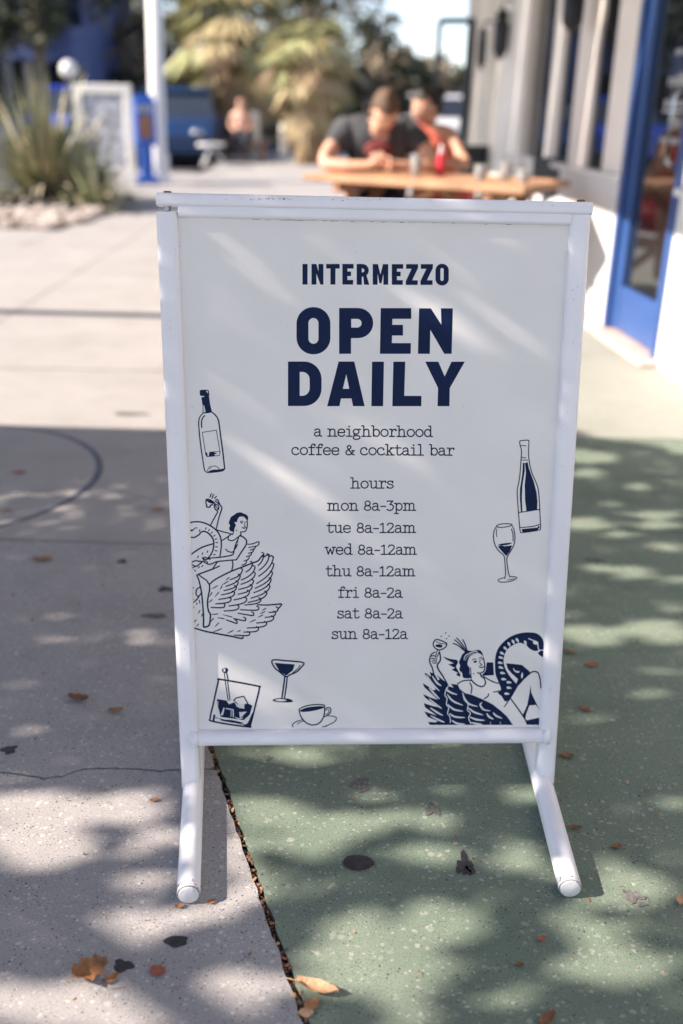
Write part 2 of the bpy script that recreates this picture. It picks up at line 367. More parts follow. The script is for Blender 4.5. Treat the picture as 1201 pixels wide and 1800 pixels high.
for k in range(420):
    y = random.uniform(.9, 4.2); x = random.uniform(-.45*y-.2, .45*y+.2)
    flake(crumbs, (x, y, .0015), random.choice([.0015, .002, .003, .0045])*(1 if y < 2 else 1.6), random.uniform(0, 6.28), random.uniform(-.2, .2), random.choice([0, 0, 1, 1, 2, 3]), random.uniform(.3, .8))
for k in range(22):
    c_ = G(random.uniform(180, 1150), random.uniform(1400, 1780)); a_ = random.uniform(0, 3.14); l_ = random.uniform(.008, .022); v_ = Vector((math.cos(a_), math.sin(a_), 0))*l_
    crumbs.tube([c_+Vector((0, 0, .0012)), c_+v_*.5+Vector((v_.y*.1, -v_.x*.1, .002)), c_+v_+Vector((0, 0, .001))], .0004, 4, mi=1)
tag(crumbs.build('leaf_crumbs', [M['leaf_o'], M['leaf_b'], M['leaf_t'], M['leaf_r']]), 'tiny dry leaf crumbs scattered over the pavement', 'leaf litter', kind='stuff')

# gum and dirt spots stuck on the slabs
def spot(x, y, rx, m, irr=.15, ry=None, nm='gum_spot'):
    c = G(x, y); e = G(x+rx, y); r = (e-c).length; pts = []; ph = random.uniform(0, 6)
    ryy = ((G(x, y-(ry or rx*.5))-G(x, y+(ry or rx*.5))).length)/2
    for k in range(28):
        t = 2*math.pi*k/28; q = 1+irr*math.sin(3*t+ph)+irr*.7*math.sin(5*t+ph*2)+random.uniform(-irr, irr)*.4
        pts.append((c.x+r*q*math.cos(t), c.y+ryy*q*math.sin(t)))
    if m is M['gum']:
        pts2 = [(c.x+(x_-c.x)*1.09+random.uniform(-.0012, .0012), c.y+(y_-c.y)*1.12+random.uniform(-.001, .001)) for x_, y_ in pts]
        MB().prism(pts2, .0001, .0006).build('gum_stain', M['gumgrey'], sidewalk)
    MB().prism(pts, .0003, .0016).build(nm, m, sidewalk)
spot(630, 1517, 27, M['gum'], .03, 13); spot(817, 1519, 14, M['gum'], .35, 14); spot(821, 1532, 7, M['gum'], .3, 6); spot(310, 1655, 20, M['gum'], .08, 9)
spot(217, 1698, 17, M['gum'], .2, 9); spot(634, 1380, 16, M['gumgrey'], .15, 12); spot(760, 1424, 13, M['gumgrey'], .3, 9)
spot(1112, 1576, 17, M['gumgrey'], .3, 10); spot(1128, 1590, 8, M['gumgrey'], .3, 4); spot(16, 1318, 12, M['gum'], .2, 6); spot(471, 1333, 7, M['gumgrey'], .2, 4)
spot(290, 1036, 12, M['gum'], .2, 4); spot(272, 1083, 22, M['gumgrey'], .1, 4); spot(215, 987, 8, M['gum'], .2, 3); spot(1046, 985, 16, M['gumgrey'], .2, 4); spot(230, 728, 30, M['gumgrey'], .15, 3)

def leaf(x, y, L, rz, m, ratio, label, curl=.25, lobes=0.0):
    c = G(x, y); Lm = (G(x+L, y)-c).length; n = 9; vs = []; fs = []
    for i in range(n):
        t = i/(n-1); wdt = ratio*Lm*math.sin(math.pi*min(1, t*.92+.05))**.8*(1+lobes*math.sin(t*19)); zz = .002+curl*Lm*(t-.5)**2
        for j, s in enumerate((-1, -.45, 0, .45, 1)):
            vs.append((Lm*(t-.5)*2*.5*2*.5, wdt*s*.5, zz+curl*Lm*.35*s*s+random.uniform(0, .04)*Lm))
    for i in range(n-1):
        for j in range(4): fs.append((i*5+j, i*5+j+1, (i+1)*5+j+1, (i+1)*5+j))
    T = rotz(rz, (c.x, c.y, 0.0)); vs = [T @ Vector(v) for v in vs]
    vs += [vs[2], vs[2]+Vector((0, .0006, .0008))]; e_ = T @ Vector((-Lm*.78, Lm*.06, .001)); vs += [e_, e_+Vector((0, .0006, .0008))]; b_ = len(vs)-4; fs.append((b_, b_+1, b_+3, b_+2))
    o = MB().add(vs, fs).build('dry_leaf', m, None, smooth=True)
    return tag(o, label, 'leaf', 'dry leaves fallen on the pavement')
for a in [
    (160, 1714, 62, .5, M['leaf_o'], .85, 'large crumpled orange leaf on the grey slab near the bottom left', .6, .35),
    (197, 1722, 28, 1.0, M['leaf_o'], .6, 'small orange leaf scrap just right of the large crumpled leaf', .2, .2),
    (278, 1708, 30, -.4, M['leaf_r'], .8, 'flat red leaf scrap beside the black gum spots on the grey slab', .05, .4),
    (557, 1741, 78, -.32, M['leaf_t'], .34, 'long tan curled leaf lying across the joint edge on the green slab', .3, .05),
    (548, 1768, 30, .6, M['leaf_o'], .8, 'small orange round leaf beneath the long tan leaf', .2, 0),
    (538, 1783, 26, .1, M['leaf_t'], .8, 'pale small leaf at the very bottom of the joint', .2, 0),
    (76, 985, 34, .1, M['leaf_o'], .5, 'blurred orange leaf with dark stem in the shade left of the sign', .2, 0),
    (138, 1231, 38, -.2, M['leaf_b'], .5, 'brown curled leaf, left one of the pair in the shade left of the sign', .4, .2),
    (204, 1251, 26, .1, M['leaf_o'], .5, 'orange leaf, right one of the pair in the shade left of the sign', .3, .1),
    (34, 832, 24, .1, M['leaf_r'], .5, 'blurred red leaf inside the blue ring near the left edge', .1, 0),
    (278, 897, 24, .1, M['leaf_o'], .5, 'blurred orange leaf in the light band close to the left post of the sign', .1, 0),
    (12, 899, 16, .5, M['leaf_o'], .6, 'tiny orange leaf at the left edge inside the blue ring', .1, 0),
    (1040, 1171, 24, .1, M['leaf_r'], .5, 'reddish leaf right of the sign on the dappled green slab', .2, 0),
    (1000, 1148, 26, -.5, M['leaf_b'], .35, 'thin brown leaf touching the right post in the photo', .2, 0),
    (1029, 1249, 22, -.7, M['leaf_r'], .5, 'small red tilted leaf right of the lower right post', .3, 0),
    (996, 1331, 24, -.15, M['leaf_b'], .5, 'brown oval leaf just right of the bend of the right leg', .3, 0),
    (1011, 1457, 24, -.1, M['leaf_b'], .4, 'narrow brown leaf right beside the right foot', .3, 0),
    (1084, 1490, 20, .2, M['leaf_b'], .6, 'dark red brown leaf on the green slab far right of the right foot', .3, .2),
    (1196, 1585, 26, 1.2, M['leaf_t'], .6, 'pale tan leaf cut off by the right edge of the photo', .3, 0),
    (962, 1793, 40, .7, M['leaf_b'], .5, 'brown leaf at the bottom edge right of centre', .3, 0),
    (914, 1697, 16, .0, M['leaf_b'], .6, 'small brown leaf between two light patches on the green slab', .2, 0),
    (316, 1595, 17, .2, M['leaf_o'], .6, 'small orange leaf at the front end of the left foot', .3, .1),
    (372, 1587, 15, .5, M['leaf_o'], .7, 'small orange leaf in the shadow right of the left foot', .3, .1),
    (952, 1651+0, 15, .4, M['leaf_r'], .8, 'tiny red leaf chip in front of the right foot', .1, .2),
    (272, 1408, 16, .3, M['leaf_o'], .6, 'small orange leaf in the light patch left of the left foot', .2, .1)]:
    leaf(*a)

# ---------------------------------------------------------------- the sign
SX, SY, PSI, AL = .05591, 1.40593, .05553, .16647
UX = Vector((math.cos(PSI), math.sin(PSI), 0)); NH = Vector((math.sin(PSI), -math.cos(PSI), 0))
VZ = Vector((0, 0, math.cos(AL)))-NH*math.sin(AL); NN = UX.cross(VZ).normalized()   # panel normal, toward the viewer
if NN.dot(NH) < 0: NN = -NN
S0 = Vector((SX, SY, 0))
def onp(x, y, off=0.0):      # point of the sign's front plane (moved out by off) seen at that place of the photograph
    d = ray(x, y); o = S0+NN*off; t = (o-CAM).dot(NN)/d.dot(NN); return CAM+d*t
sign = thing('sidewalk_sign', S0, 'white metal sidewalk sign with navy lettering standing on the pavement joint', 'sign')
sgm = WM[sign.name]
RT = .0165
def rrect_tube(mb, p0, p1, hw, hd, r, ax, segs=4, n0=None):
    # rounded rectangular tube: half width hw along ax, half depth hd along the normal
    d = (p1-p0).normalized(); a = (ax-d*ax.dot(d)).normalized(); c = d.cross(a).normalized(); prof = []
    for qx, qy, t0 in ((1, 1, 0), (-1, 1, 90), (-1, -1, 180), (1, -1, 270)):
        for k in range(segs+1):
            t = R_(t0+90*k/segs); prof.append(((hw-r)*qx+r*math.cos(t), (hd-r)*qy+r*math.sin(t)))
    n = len(prof); vs = []; e = .0012
    L = (p1-p0).length
    for q, sc in ((0, .93), (e/L, 1), (1-e/L, 1), (1, .93)):
        for x, y in prof: vs.append(p0.lerp(p1, q)+a*x*sc+c*y*sc)
    fs = [(k*n+i, k*n+(i+1) % n, (k+1)*n+(i+1) % n, (k+1)*n+i) for k in range(3) for i in range(n)]+[tuple(range(n-1, -1, -1)), tuple(3*n+i for i in range(n))]
    mb.add(vs, fs)
PRO = .0035     # how far the frame stands proud of the panel
# panel (a thin white sheet) and its lettering
cs = [onp(x, y) for x, y in ((306, 372), (1008, 386), (958, 1294), (338, 1296))]
pb = MB().add([c for c in cs]+[c-NN*.005 for c in cs], [(3, 2, 1, 0), (4, 5, 6, 7), (0, 1, 5, 4), (1, 2, 6, 5), (2, 3, 7, 6), (3, 0, 4, 7)])
panel = pb.build('panel', M['panel'], sign)
WM[panel.name] = Matrix()     # children of the panel keep plain world coordinates
def ppar(o):
    o.parent = panel; o.matrix_parent_inverse = Matrix.Translation(-S0) @ Matrix() if False else Matrix()
# frame posts
cen = RT-.0
lt, lb = onp(294.5, 373, -.008+PRO), onp(337, 1381, -.008+PRO)
rt_, rb = onp(1018, 378, -.008+PRO), onp(956.5, 1372, -.008+PRO)
for a, b_ in ((lt, lb), (rt_, rb)):
    p = MB(); rrect_tube(p, b_, a, .0166, .0150, .0095, UX, 5); p.build('post', M['tube'], sign, auto=40)
# top rail: a thin upper strip over the whole width and a deeper lower strip between the posts
a, b_ = onp(276.5, 351, -.009+PRO), onp(1037.5, 367.5, -.009+PRO)
p = MB(); rrect_tube(p, a, b_, .0098, .0165, .005, VZ, 4); p.build('top_rail', M['tube'], sign, auto=40)
a, b_ = onp(314.5, 371, -.0095+PRO), onp(1001, 385.5, -.0095+PRO)
p = MB(); rrect_tube(p, a, b_, .0098, .0148, .0055, VZ, 4); p.build('lower_rail', M['tube'], sign, auto=40)
# bottom rail, a round tube
a, b_ = onp(338, 1297, .004), onp(962, 1292, .004)
p = MB().tube([a-UX*.004, a, b_, b_+UX*.002], [.010, .0138, .0138, .012], 24); p.build('bottom_rail', M['tube'], sign, auto=40)
for e_, sg in ((a, 1), (b_, -1)):
    MB().tube([e_-UX*.001*sg+NN*.002, e_+UX*.004*sg+NN*.002, e_+UX*.008*sg], [.0165, .0163, .0145], 24).build('weld_bead', M['tube'], sign, smooth=True)
# bolts
for (x, y, yy) in ((294.5, 342, 366), (1021.5, 357, None)):
    c = onp(x, y-1, -.002); bo = MB().tube([c-VZ*.004, c+VZ*.003, c+VZ*.0042], [.0066, .0066, .0055], 6); bo = bo.build('bolt', M['rust'], sign)
    if yy:
        c = onp(x, yy, -.002); nb = MB().tube([c-VZ*.009, c-VZ*.002], [.0022, .0026], 12).tube([c-VZ*.004, c+VZ*.005], [.0055, .0055], 6); nb.build('nut', M['zinc'], sign, auto=40)
# feet on the ground, running forward and back
RF = .0182
def foot(bend, tip, wear):
    B = G(*bend, RF); T_ = G(*tip, RF); d = (T_-B).normalized(); Bk = B-d*.26
    f = MB().tube([Bk+d*.001, Bk+d*.003, T_-d*.003, T_-d*.0005], [RF-.0015, RF, RF, RF-.0012], 32).build('foot', M['foot'], sign, auto=50)
    c = MB().tube([T_+d*.0003, T_+d*.0024, T_+d*.0034], [RF-.0026, RF-.0028, RF-.0048], 32).build('end_cap', M['cap'], f, auto=40)
    # worn paint round the end
    sc = MB(); s_ = d.cross(Vector((0, 0, 1))).normalized(); u_ = s_.cross(d)
    MB().tube([T_-d*.0006, T_+d*.0006], [RF-.0005, RF-.0008], 32).build('rim', M['rim'], f, auto=40)
    for k in range(34):
        t = random.uniform(0, 6.28); q = random.uniform(.001, .011)*(1 if math.sin(t) > 0 else .4); l = random.uniform(.0012, .0045); tw = random.uniform(.03, .2)
        rr = RF+.00025+k*.00001
        P = [T_-d*(q+dq)+(s_*math.cos(t+dt)+u_*math.sin(t+dt))*rr for dq, dt in ((0, -tw), (random.uniform(0, l), tw), (l*.5, tw*.9), (l, -tw*.2))]
        sc.add(P, [(0, 1, 2, 3)])
    sc.build('scuff', M['scuff'], f)
    return B, d
Bl, dl = foot((340, 1382), (331.5, 1572), 1); Br, dr = foot((953, 1374), (1002.5, 1561), 1)
# the posts meet the feet: short welded socket
for B, top in ((Bl, lb), (Br, rb)):
    t0 = Vector((B.x, B.y, .006))
    p = MB().tube([top+(top-t0)*.05, top.lerp(t0, .5), t0], [.0158, .0168, .0150], 28); p.build('socket', M['tube'], sign, auto=50)

# wear: chips and grime specks on rails, posts and panel
def specks(name, pts, off, parent, m='scuff'):
    mb = MB()
    for x, y, rx, ry in pts:
        n = 7; mb.add([onp(x+rx*random.uniform(.5, 1.1)*math.cos(2*math.pi*k/n), y+ry*random.uniform(.5, 1.1)*math.sin(2*math.pi*k/n), off) for k in range(n)], [tuple(range(n-1, -1, -1))])
    tag(mb.build(name, M[m], parent), kind='stuff')
rs = random.Random(19)
specks('paint_chip', [(rs.gauss(470, 30), 349.5+rs.uniform(-1.5, 2), rs.uniform(.6, 2.8), rs.uniform(.4, .9)) for k in range(26)]+[(rs.uniform(560, 720), 351+rs.uniform(-2, 2), rs.uniform(.5, 2), rs.uniform(.3, .8)) for k in range(18)]+[(rs.uniform(940, 1000), 362+rs.uniform(-2, 1), rs.uniform(.4, 1.4), .5) for k in range(8)]+[(rs.uniform(280, 1030), rs.uniform(348, 364), rs.uniform(.4, .8), .4) for k in range(14)], .0113, sign)
specks('grime_line', [(x_, 383+(x_-314)*.0195+rs.uniform(-.5, .7), rs.uniform(1, 9), rs.uniform(.25, .6)) for x_ in [rs.uniform(420, 900) for k in range(38)]], .0006, panel)
specks('dirt_speck', [(502, 889, .9, 1), (503, 901, .8, .8), (338, 715, 1.2, 1), (362, 1113, .9, .9), (316, 433, 1, .8), (626, 443, .9, .7), (815, 714, .8, .8), (344, 1281, 1.5, 1)]+[(rs.uniform(330, 950), rs.uniform(400, 1270), rs.uniform(.3, .7), rs.uniform(.3, .7)) for k in range(46)], .0003, panel)
specks('post_chip', [(296+(y_-373)*.042+rs.uniform(-12, 10), y_, rs.uniform(.4, 1.1), rs.uniform(.4, 1.3)) for y_ in [rs.uniform(390, 1300) for k in range(9)]]+[(1018-(y_-378)*.0616+rs.uniform(-10, 9), y_, rs.uniform(.4, 1.1), rs.uniform(.4, 1.5)) for y_ in [rs.uniform(390, 1300) for k in range(11)]], .0109, sign)
# ---- print on the panel
LAY = [0]
def fill_poly(mb, outer, holes, T, off, smooth=False):
    rings = [outer]+holes
    R2 = [[Vector((*T(*p), 0)) for p in r] for r in rings]
    tri = tessellate_polygon(R2); flat = [p for r in R2 for p in r]
    P3 = [onp(p.x, p.y, off) for p in flat]; fs = []
    for t in tri:
        a, b, c = (P3[i] for i in t)
        fs.append(tuple(t) if (b-a).cross(c-a).dot(NN) > 0 else tuple(t[::-1]))
    mb.add(P3, fs)
def ribbon(mb, pts, T, wd, off, closed=False, taper=0.0):
    LAY[0] += 1; off = off+LAY[0] % 40*1.5e-6
    P = [Vector(T(*p)) for p in pts]
    P = [p for i, p in enumerate(P) if i == 0 or (p-P[i-1]).length > .02]
    if len(P) < 2: return
    n = len(P); L = []; Rr = []
    for i in range(n):
        if closed: d = P[(i+1) % n]-P[i-1]
        else: d = P[min(i+1, n-1)]-P[max(i-1, 0)]
        if d.length < 1e-6: d = Vector((1, 0))
        d.normalize(); q = Vector((-d.y, d.x)); u = i/(n-1) if n > 1 else 0
        ww = wd*.5*(1-taper*(abs(2*u-1)**2)) if not closed else wd*.5
        L.append(P[i]+q*ww); Rr.append(P[i]-q*ww)
    vs = [onp(p.x, p.y, off) for p in L]+[onp(p.x, p.y, off) for p in Rr]
    rng = range(n) if closed else range(n-1)
    mb.add(vs, [(i, n+i, n+(i+1) % n, (i+1) % n) for i in rng])
    if not closed and taper < .3:
        for c, i in ((P[0], 0), (P[-1], n-1)):
            LAY[0] += 1
            disc = [onp(c.x+wd*.5*math.cos(t*.7854), c.y+wd*.5*math.sin(t*.7854), off+LAY[0] % 40*1.5e-6+1e-6) for t in range(8)]
            mb.add(disc, [tuple(range(7, -1, -1))])
def arc(cx, cy, rx, ry, a0=0, a1=360, n=16): return [(cx+rx*math.cos(R_(a0+(a1-a0)*k/n)), cy-ry*math.sin(R_(a0+(a1-a0)*k/n))) for k in range(n+1)]

# block capitals, drawn as outlines
Tz = lambda x, y: (480+x/3.336, 440+y/3.336)
def capsf(name, glyphs):
    mb = MB()
    for o, h in glyphs: fill_poly(mb, o, h, Tz, .0001)
    mb.build(name, M['navy'], panel)
def O_(x0, x1, y0, y1, cx0, cx1, cy0, cy1, rr=None):
    rx = (x1-x0)/2; r = rx*.98; cxr = (cx1-cx0)/2
    o = arc(x0+r, y0+r, r, r, 180, 90, 8)+arc(x1-r, y0+r, r, r, 90, 0, 8)+arc(x1-r, y1-r, r, r, 0, -90, 8)+arc(x0+r, y1-r, r, r, -90, -180, 8)
    h = arc(cx0+cxr, cy0+cxr, cxr, cxr, 180, 0, 10)+arc(cx0+cxr, cy1-cxr, cxr, cxr, 0, -180, 10)
    return (o, [h])
def dedupe(r):
    out = []
    for p in r:
        if not out or (abs(p[0]-out[-1][0])+abs(p[1]-out[-1][1])) > .05: out.append(p)
    if abs(out[0][0]-out[-1][0])+abs(out[0][1]-out[-1][1]) < .05: out.pop()
    return out
_fp = fill_poly
def fill_poly(mb, outer, holes, T, off): _fp(mb, dedupe(outer), [dedupe(h) for h in holes], T, off)
def E_(x0, x1, y0, y1, st, h, mid=.86, slant=0):
    H = y1-y0; m0 = y0+H*.365; m1 = m0+h
    return ([(x0+slant, y0), (x1, y0), (x1, y0+h), (x0+st+slant*.7, y0+h), (x0+st+slant*.6, m0), (x0+(x1-x0)*mid*.9, m0), (x0+(x1-x0)*mid*.9, m1), (x0+st+slant*.4, m1), (x0+st, y1-h), (x1-2, y1-h), (x1-3, y1), (x0, y1)], [])
def I_(x0, x1, y0, y1): return ([(x0, y0), (x1, y0), (x1, y1), (x0, y1)], [])
def N_(x0, x1, y0, y1, st, d=0): return ([(x0+d, y0), (x0+d+st*.98, y0), (x1-st+.35*d, y0+(y1-y0)*.36+.0*st), (x1-st, y0), (x1, y0), (x1-d, y1), (x1-d-st*.62, y1), (x0+st+.4*d, y0+(y1-y0)*.47), (x0+st, y1), (x0, y1)], [])
def Z_(x0, x1, y0, y1, h): return ([(x0+2, y0), (x1, y0), (x1, y0+h*.8), (x0+(x1-x0)*.52, y1-h*.98), (x1-2, y1-h*.98), (x1-2, y1), (x0, y1), (x0, y1-h*.8), (x0+(x1-x0)*.47, y0+h*.98), (x0+2, y0+h*.98)], [])
def P_(x0, x1, y0, y1, st, bowl, c):
    r = (bowl-y0)/2
    o = [(x0, y0), (x1-r, y0)]+arc(x1-r, y0+r, r, r, 90, -90, 12)+[(x0+st, bowl), (x0+st, y1), (x0, y1)]
    cr_ = (c[3]-c[2])/2; h = [(c[0], c[2])]+arc(c[1]-cr_, c[2]+cr_, cr_, cr_, 90, -90, 8)+[(c[0], c[3])]
    return (o, [h])
def Rr_(x0, x1, y0, y1, st):
    W = x1-x0; H = y1-y0; r = H*.31; xb = x1-3
    o = [(x0, y0), (xb-r, y0)]+arc(xb-r, y0+r, r, r, 90, -50, 10)+[(x1, y1), (x1-st*1.02, y1), (x0+st+W*.12, y0+2*r-1), (x0+st, y0+2*r-1), (x0+st, y1), (x0, y1)]
    h = [(x0+st, y0+H*.21), (xb-r*1.05, y0+H*.21)]+arc(xb-r*1.05, y0+r, r*.38, r-H*.21+.1, 90, -90, 6)+[(x0+st, y0+2*r-H*.21)]
    return (o, [h])
def M__(x0, x1, y0, y1, st): c = (x0+x1)/2; return ([(x0, y0), (x0+st*1.02, y0), (c, y0+(y1-y0)*.5), (x1-st*1.02, y0), (x1, y0), (x1, y1), (x1-st*.95, y1), (x1-st*.95, y0+(y1-y0)*.47), (c+6, y1-8), (c-6, y1-8), (x0+st*.95, y0+(y1-y0)*.47), (x0+st*.95, y1), (x0, y1)], [])
t0_, t1_ = 80, 201
capsf('name_lettering', [I_(173, 203, t0_, t1_), N_(226, 296, t0_, t1_, 29), ([(312, t0_), (391, t0_), (391, 107), (367, 107), (366, t1_), (337, t1_), (337, 107), (312, 107)], []),
    E_(407, 473, t0_, t1_, 30, 27), Rr_(491, 565, t0_, t1_+1, 30), M__(585, 676, t0_+1, t1_+1, 30), E_(697, 764, t0_+1, t1_+1, 30, 27), Z_(779, 851, t0_+1, t1_+2, 28), Z_(865, 938, t0_+1, t1_+2, 28), O_(953, 1031, 79, 206, 982, 1001, 104, 180)])
capsf('open_lettering', [O_(138, 337, 333, 610, 208, 267, 397, 548), P_(388, 588, 338, 607, 70, 515, (459, 520, 402, 453)), E_(627, 811, 339, 607, 70, 63, .82, 5), N_(850, 1055, 340, 607, 70, 7)])
def D_(x0, x1, y0, y1, c):
    r = (x1-x0)*.52
    o = [(x0, y0), (x1-r, y0)]+arc(x1-r, y0+r, r, r, 90, 0, 8)+arc(x1-r, y1-r, r, r, 0, -90, 8)+[(x0, y1)]
    r2 = (c[1]-c[0])*.75
    h = [(c[0], c[2])]+arc(c[1]-r2, c[2]+r2, r2, r2, 90, 0, 6)+arc(c[1]-r2, c[3]-r2, r2, r2, 0, -90, 6)+[(c[0], c[3])]
    return (o, [h])
capsf('daily_lettering', [D_(88, 285, 652, 913, (157, 215, 713, 853)), ([(385, 652), (477, 652), (538, 914), (470, 914), (460, 869), (399, 869), (390, 914), (318, 914)], [[(410, 812), (447, 812), (430, 727)]]),
    ([(581, 653), (651, 653), (646, 914), (577, 914)], []), ([(706, 653), (776, 653), (770, 853), (871, 854), (870, 914), (700, 914)], []),
    ([(893, 653), (970, 653), (1007, 740), (1047, 653), (1125, 653), (1037, 808), (1035, 914), (965, 914), (968, 808)], [])])

# slab serif small letters, drawn as strokes in a 10 unit x-height
def sm(*p): return ('s', list(p))
def ln(*p): return ('l', list(p))
def ci(cx, cy, rx, ry): return ('c', arc(cx, cy, rx, ry, 0, 360, 22)[:-1])
FONT = {
 'a': (10, [sm((1.2, 8), (2.2, 9.5), (4.2, 10), (6.2, 9.4), (7, 7.4)), ln((7, 7.4), (7, .8), (7.5, .1), (9.4, 0)), sm((7, 5.8), (4, 5.7), (1.5, 4.7), (.7, 2.7), (1.6, .7), (3.7, 0), (5.7, .8), (7, 2.6))]),
 'n': (11.6, [ln((.2, 10), (2.6, 10), (2.6, 0)), ln((.2, 0), (4.9, 0)), sm((2.6, 7), (4.1, 9.3), (6.1, 10), (8, 9.2), (8.6, 6.8)), ln((8.6, 6.8), (8.6, 0)), ln((6.5, 0), (11, 0))]),
 'h': (11.6, [ln((.2, 14.8), (2.6, 14.8), (2.6, 0)), ln((.2, 0), (4.9, 0)), sm((2.6, 7), (4.1, 9.3), (6.1, 10), (8, 9.2), (8.6, 6.8)), ln((8.6, 6.8), (8.6, 0)), ln((6.5, 0), (11, 0))]),
 'm': (16.4, [ln((.2, 10), (2.5, 10), (2.5, 0)), ln((.2, 0), (4.4, 0)), sm((2.5, 7), (3.8, 9.4), (5.4, 10), (7, 9.3), (7.6, 7)), ln((7.6, 7), (7.6, 0)), ln((6, 0), (9.4, 0)), sm((7.6, 7), (8.9, 9.4), (10.6, 10), (12.4, 9.3), (13, 7)), ln((13, 7), (13, 0)), ln((11, 0), (15.4, 0))]),
 'e': (10, [ln((.8, 5.2), (8.5, 5.2)), sm((8.5, 5.2), (8.2, 8), (6.6, 9.6), (4.6, 10), (2.2, 9.1), (.8, 6.6), (.7, 4.2), (1.8, 1.2), (4.2, 0), (6.7, .3), (8.6, 1.8))]),
 'i': (8, [ln((1, 10), (4, 10), (4, 0)), ln((.8, 0), (7.2, 0)), ('d', [(3.8, 13.8)])]),
 'g': (10.6, [ci(4.2, 6.6, 3.3, 3.4), sm((6.4, 9), (7.6, 9.9), (9.4, 9.7)), sm((2.4, 3.9), (1.5, 2.5), (2.6, 1.3), (6, .9), (8.4, -.4), (8.3, -2.9), (5.2, -4.3), (2, -3.9), (.7, -2.2), (1.5, -.2), (2.8, 1.1))]),
 'b': (10.6, [ln((.2, 14.8), (2.5, 14.8), (2.5, 0)), ci(5.9, 5, 3.6, 5)]),
 'o': (10.2, [ci(4.9, 5, 4.2, 5)]),
 'r': (9.4, [ln((.5, 10), (3.2, 10), (3.2, 0)), ln((.5, 0), (6.3, 0)), sm((3.2, 6), (4.8, 9.2), (6.9, 10), (8.4, 9.4), (8.6, 8.4)), ('d', [(8.2, 8.6)])]),
 'd': (10.8, [ci(4.4, 5, 3.7, 5), ln((5.6, 14.8), (7.9, 14.8), (7.9, 0), (10.2, 0))]),
 'c': (9.8, [sm((8, 7.6), (6.8, 9.5), (4.7, 10), (2, 9), (.7, 6), (.9, 3), (2.5, .7), (5, 0), (7.2, .6), (8.7, 2)), ('d', [(7.7, 7.6)])]),
 'f': (8.6, [sm((8, 13.2), (7.6, 14.4), (6, 14.9), (4.2, 14), (3.5, 11.8)), ln((3.5, 11.8), (3.5, 0)), ln((.6, 10), (7.2, 10)), ln((.8, 0), (6.6, 0)), ('d', [(7.6, 13)])]),
 'k': (11, [ln((.2, 14.8), (2.6, 14.8), (2.6, 0)), ln((.4, 0), (4.7, 0)), ln((8, 10), (2.6, 4)), ln((4.5, 5.9), (8.4, 0)), ln((6, 10), (10, 10)), ln((6.4, 0), (10.4, 0))]),
 't': (8.6, [ln((3, 13.8), (3, 2)), sm((3, 2), (3.7, .4), (5.4, 0), (7.1, .6), (8, 1.9)), ln((.5, 10), (7.4, 10))]),
 'l': (8, [ln((1, 14.8), (4, 14.8), (4, 0)), ln((.8, 0), (7.2, 0))]),
 'u': (11.4, [ln((.2, 10), (2.5, 10), (2.5, 3)), sm((2.5, 3), (3.1, .8), (5, 0), (7, .8), (8.5, 3)), ln((6.4, 10), (8.5, 10), (8.5, 0), (11, 0))]),
 's': (9, [sm((7.1, 8), (5.9, 9.6), (3.9, 10), (1.8, 9.2), (1.3, 7.6), (2.4, 6), (5.2, 5), (7.3, 3.9), (7.6, 2), (6.2, .4), (3.9, 0), (1.8, .6), (.8, 2.1)), ln((7.2, 9.9), (7.2, 7.5)), ln((.8, .1), (.8, 2.5))]),
 'p': (10.8, [ln((.2, 10), (2.5, 10), (2.5, -4.6)), ln((.2, -4.6), (5, -4.6)), ci(5.9, 5, 3.6, 5)]),
 'w': (13.2, [ln((1.6, 10), (4, 0), (6.4, 8), (8.8, 0), (11.2, 10)), ln((0, 10), (3.8, 10)), ln((8.9, 10), (12.8, 10))]),
 '&': (11.4, [sm((9.6, 5.6), (8.4, 2.8), (6.4, .7), (4, 0), (1.8, .8), (.9, 3), (1.8, 5.4), (4.6, 7.6), (6.4, 9.6), (6.5, 11.8), (4.9, 13), (3.1, 12.2), (2.7, 10.2), (4, 7.6), (6.6, 3.6), (8.4, 1), (10.6, 0)), ln((7.8, 5.8), (11, 5.8))]),
 '8': (10, [ci(4.7, 9.9, 3.1, 3.3), ci(4.7, 3.3, 3.9, 3.3)]),
 '3': (9.6, [ln((1.2, 12.6), (1.2, 13.2), (7.8, 13.2), (4.3, 8.4)), sm((4.3, 8.4), (7, 7.8), (8.4, 5.4), (7.9, 2.2), (5.7, .2), (3, 0), (.9, 1.3))]),
 '1': (9, [ln((1.4, 11), (4.6, 13.2), (4.6, 0)), ln((1, 0), (8.2, 0))]),
 '2': (9.8, [sm((1, 10.4), (2, 12.5), (4.4, 13.3), (7, 12.4), (7.9, 10), (6.8, 7.2), (3.7, 3.6), (.8, .1)), ln((.8, 0), (8.4, 0), (8.4, 1.6))]),
 '-': (7.6, [ln((.8, 5.6), (6.6, 5.6))]), ' ': (6.2, [])}
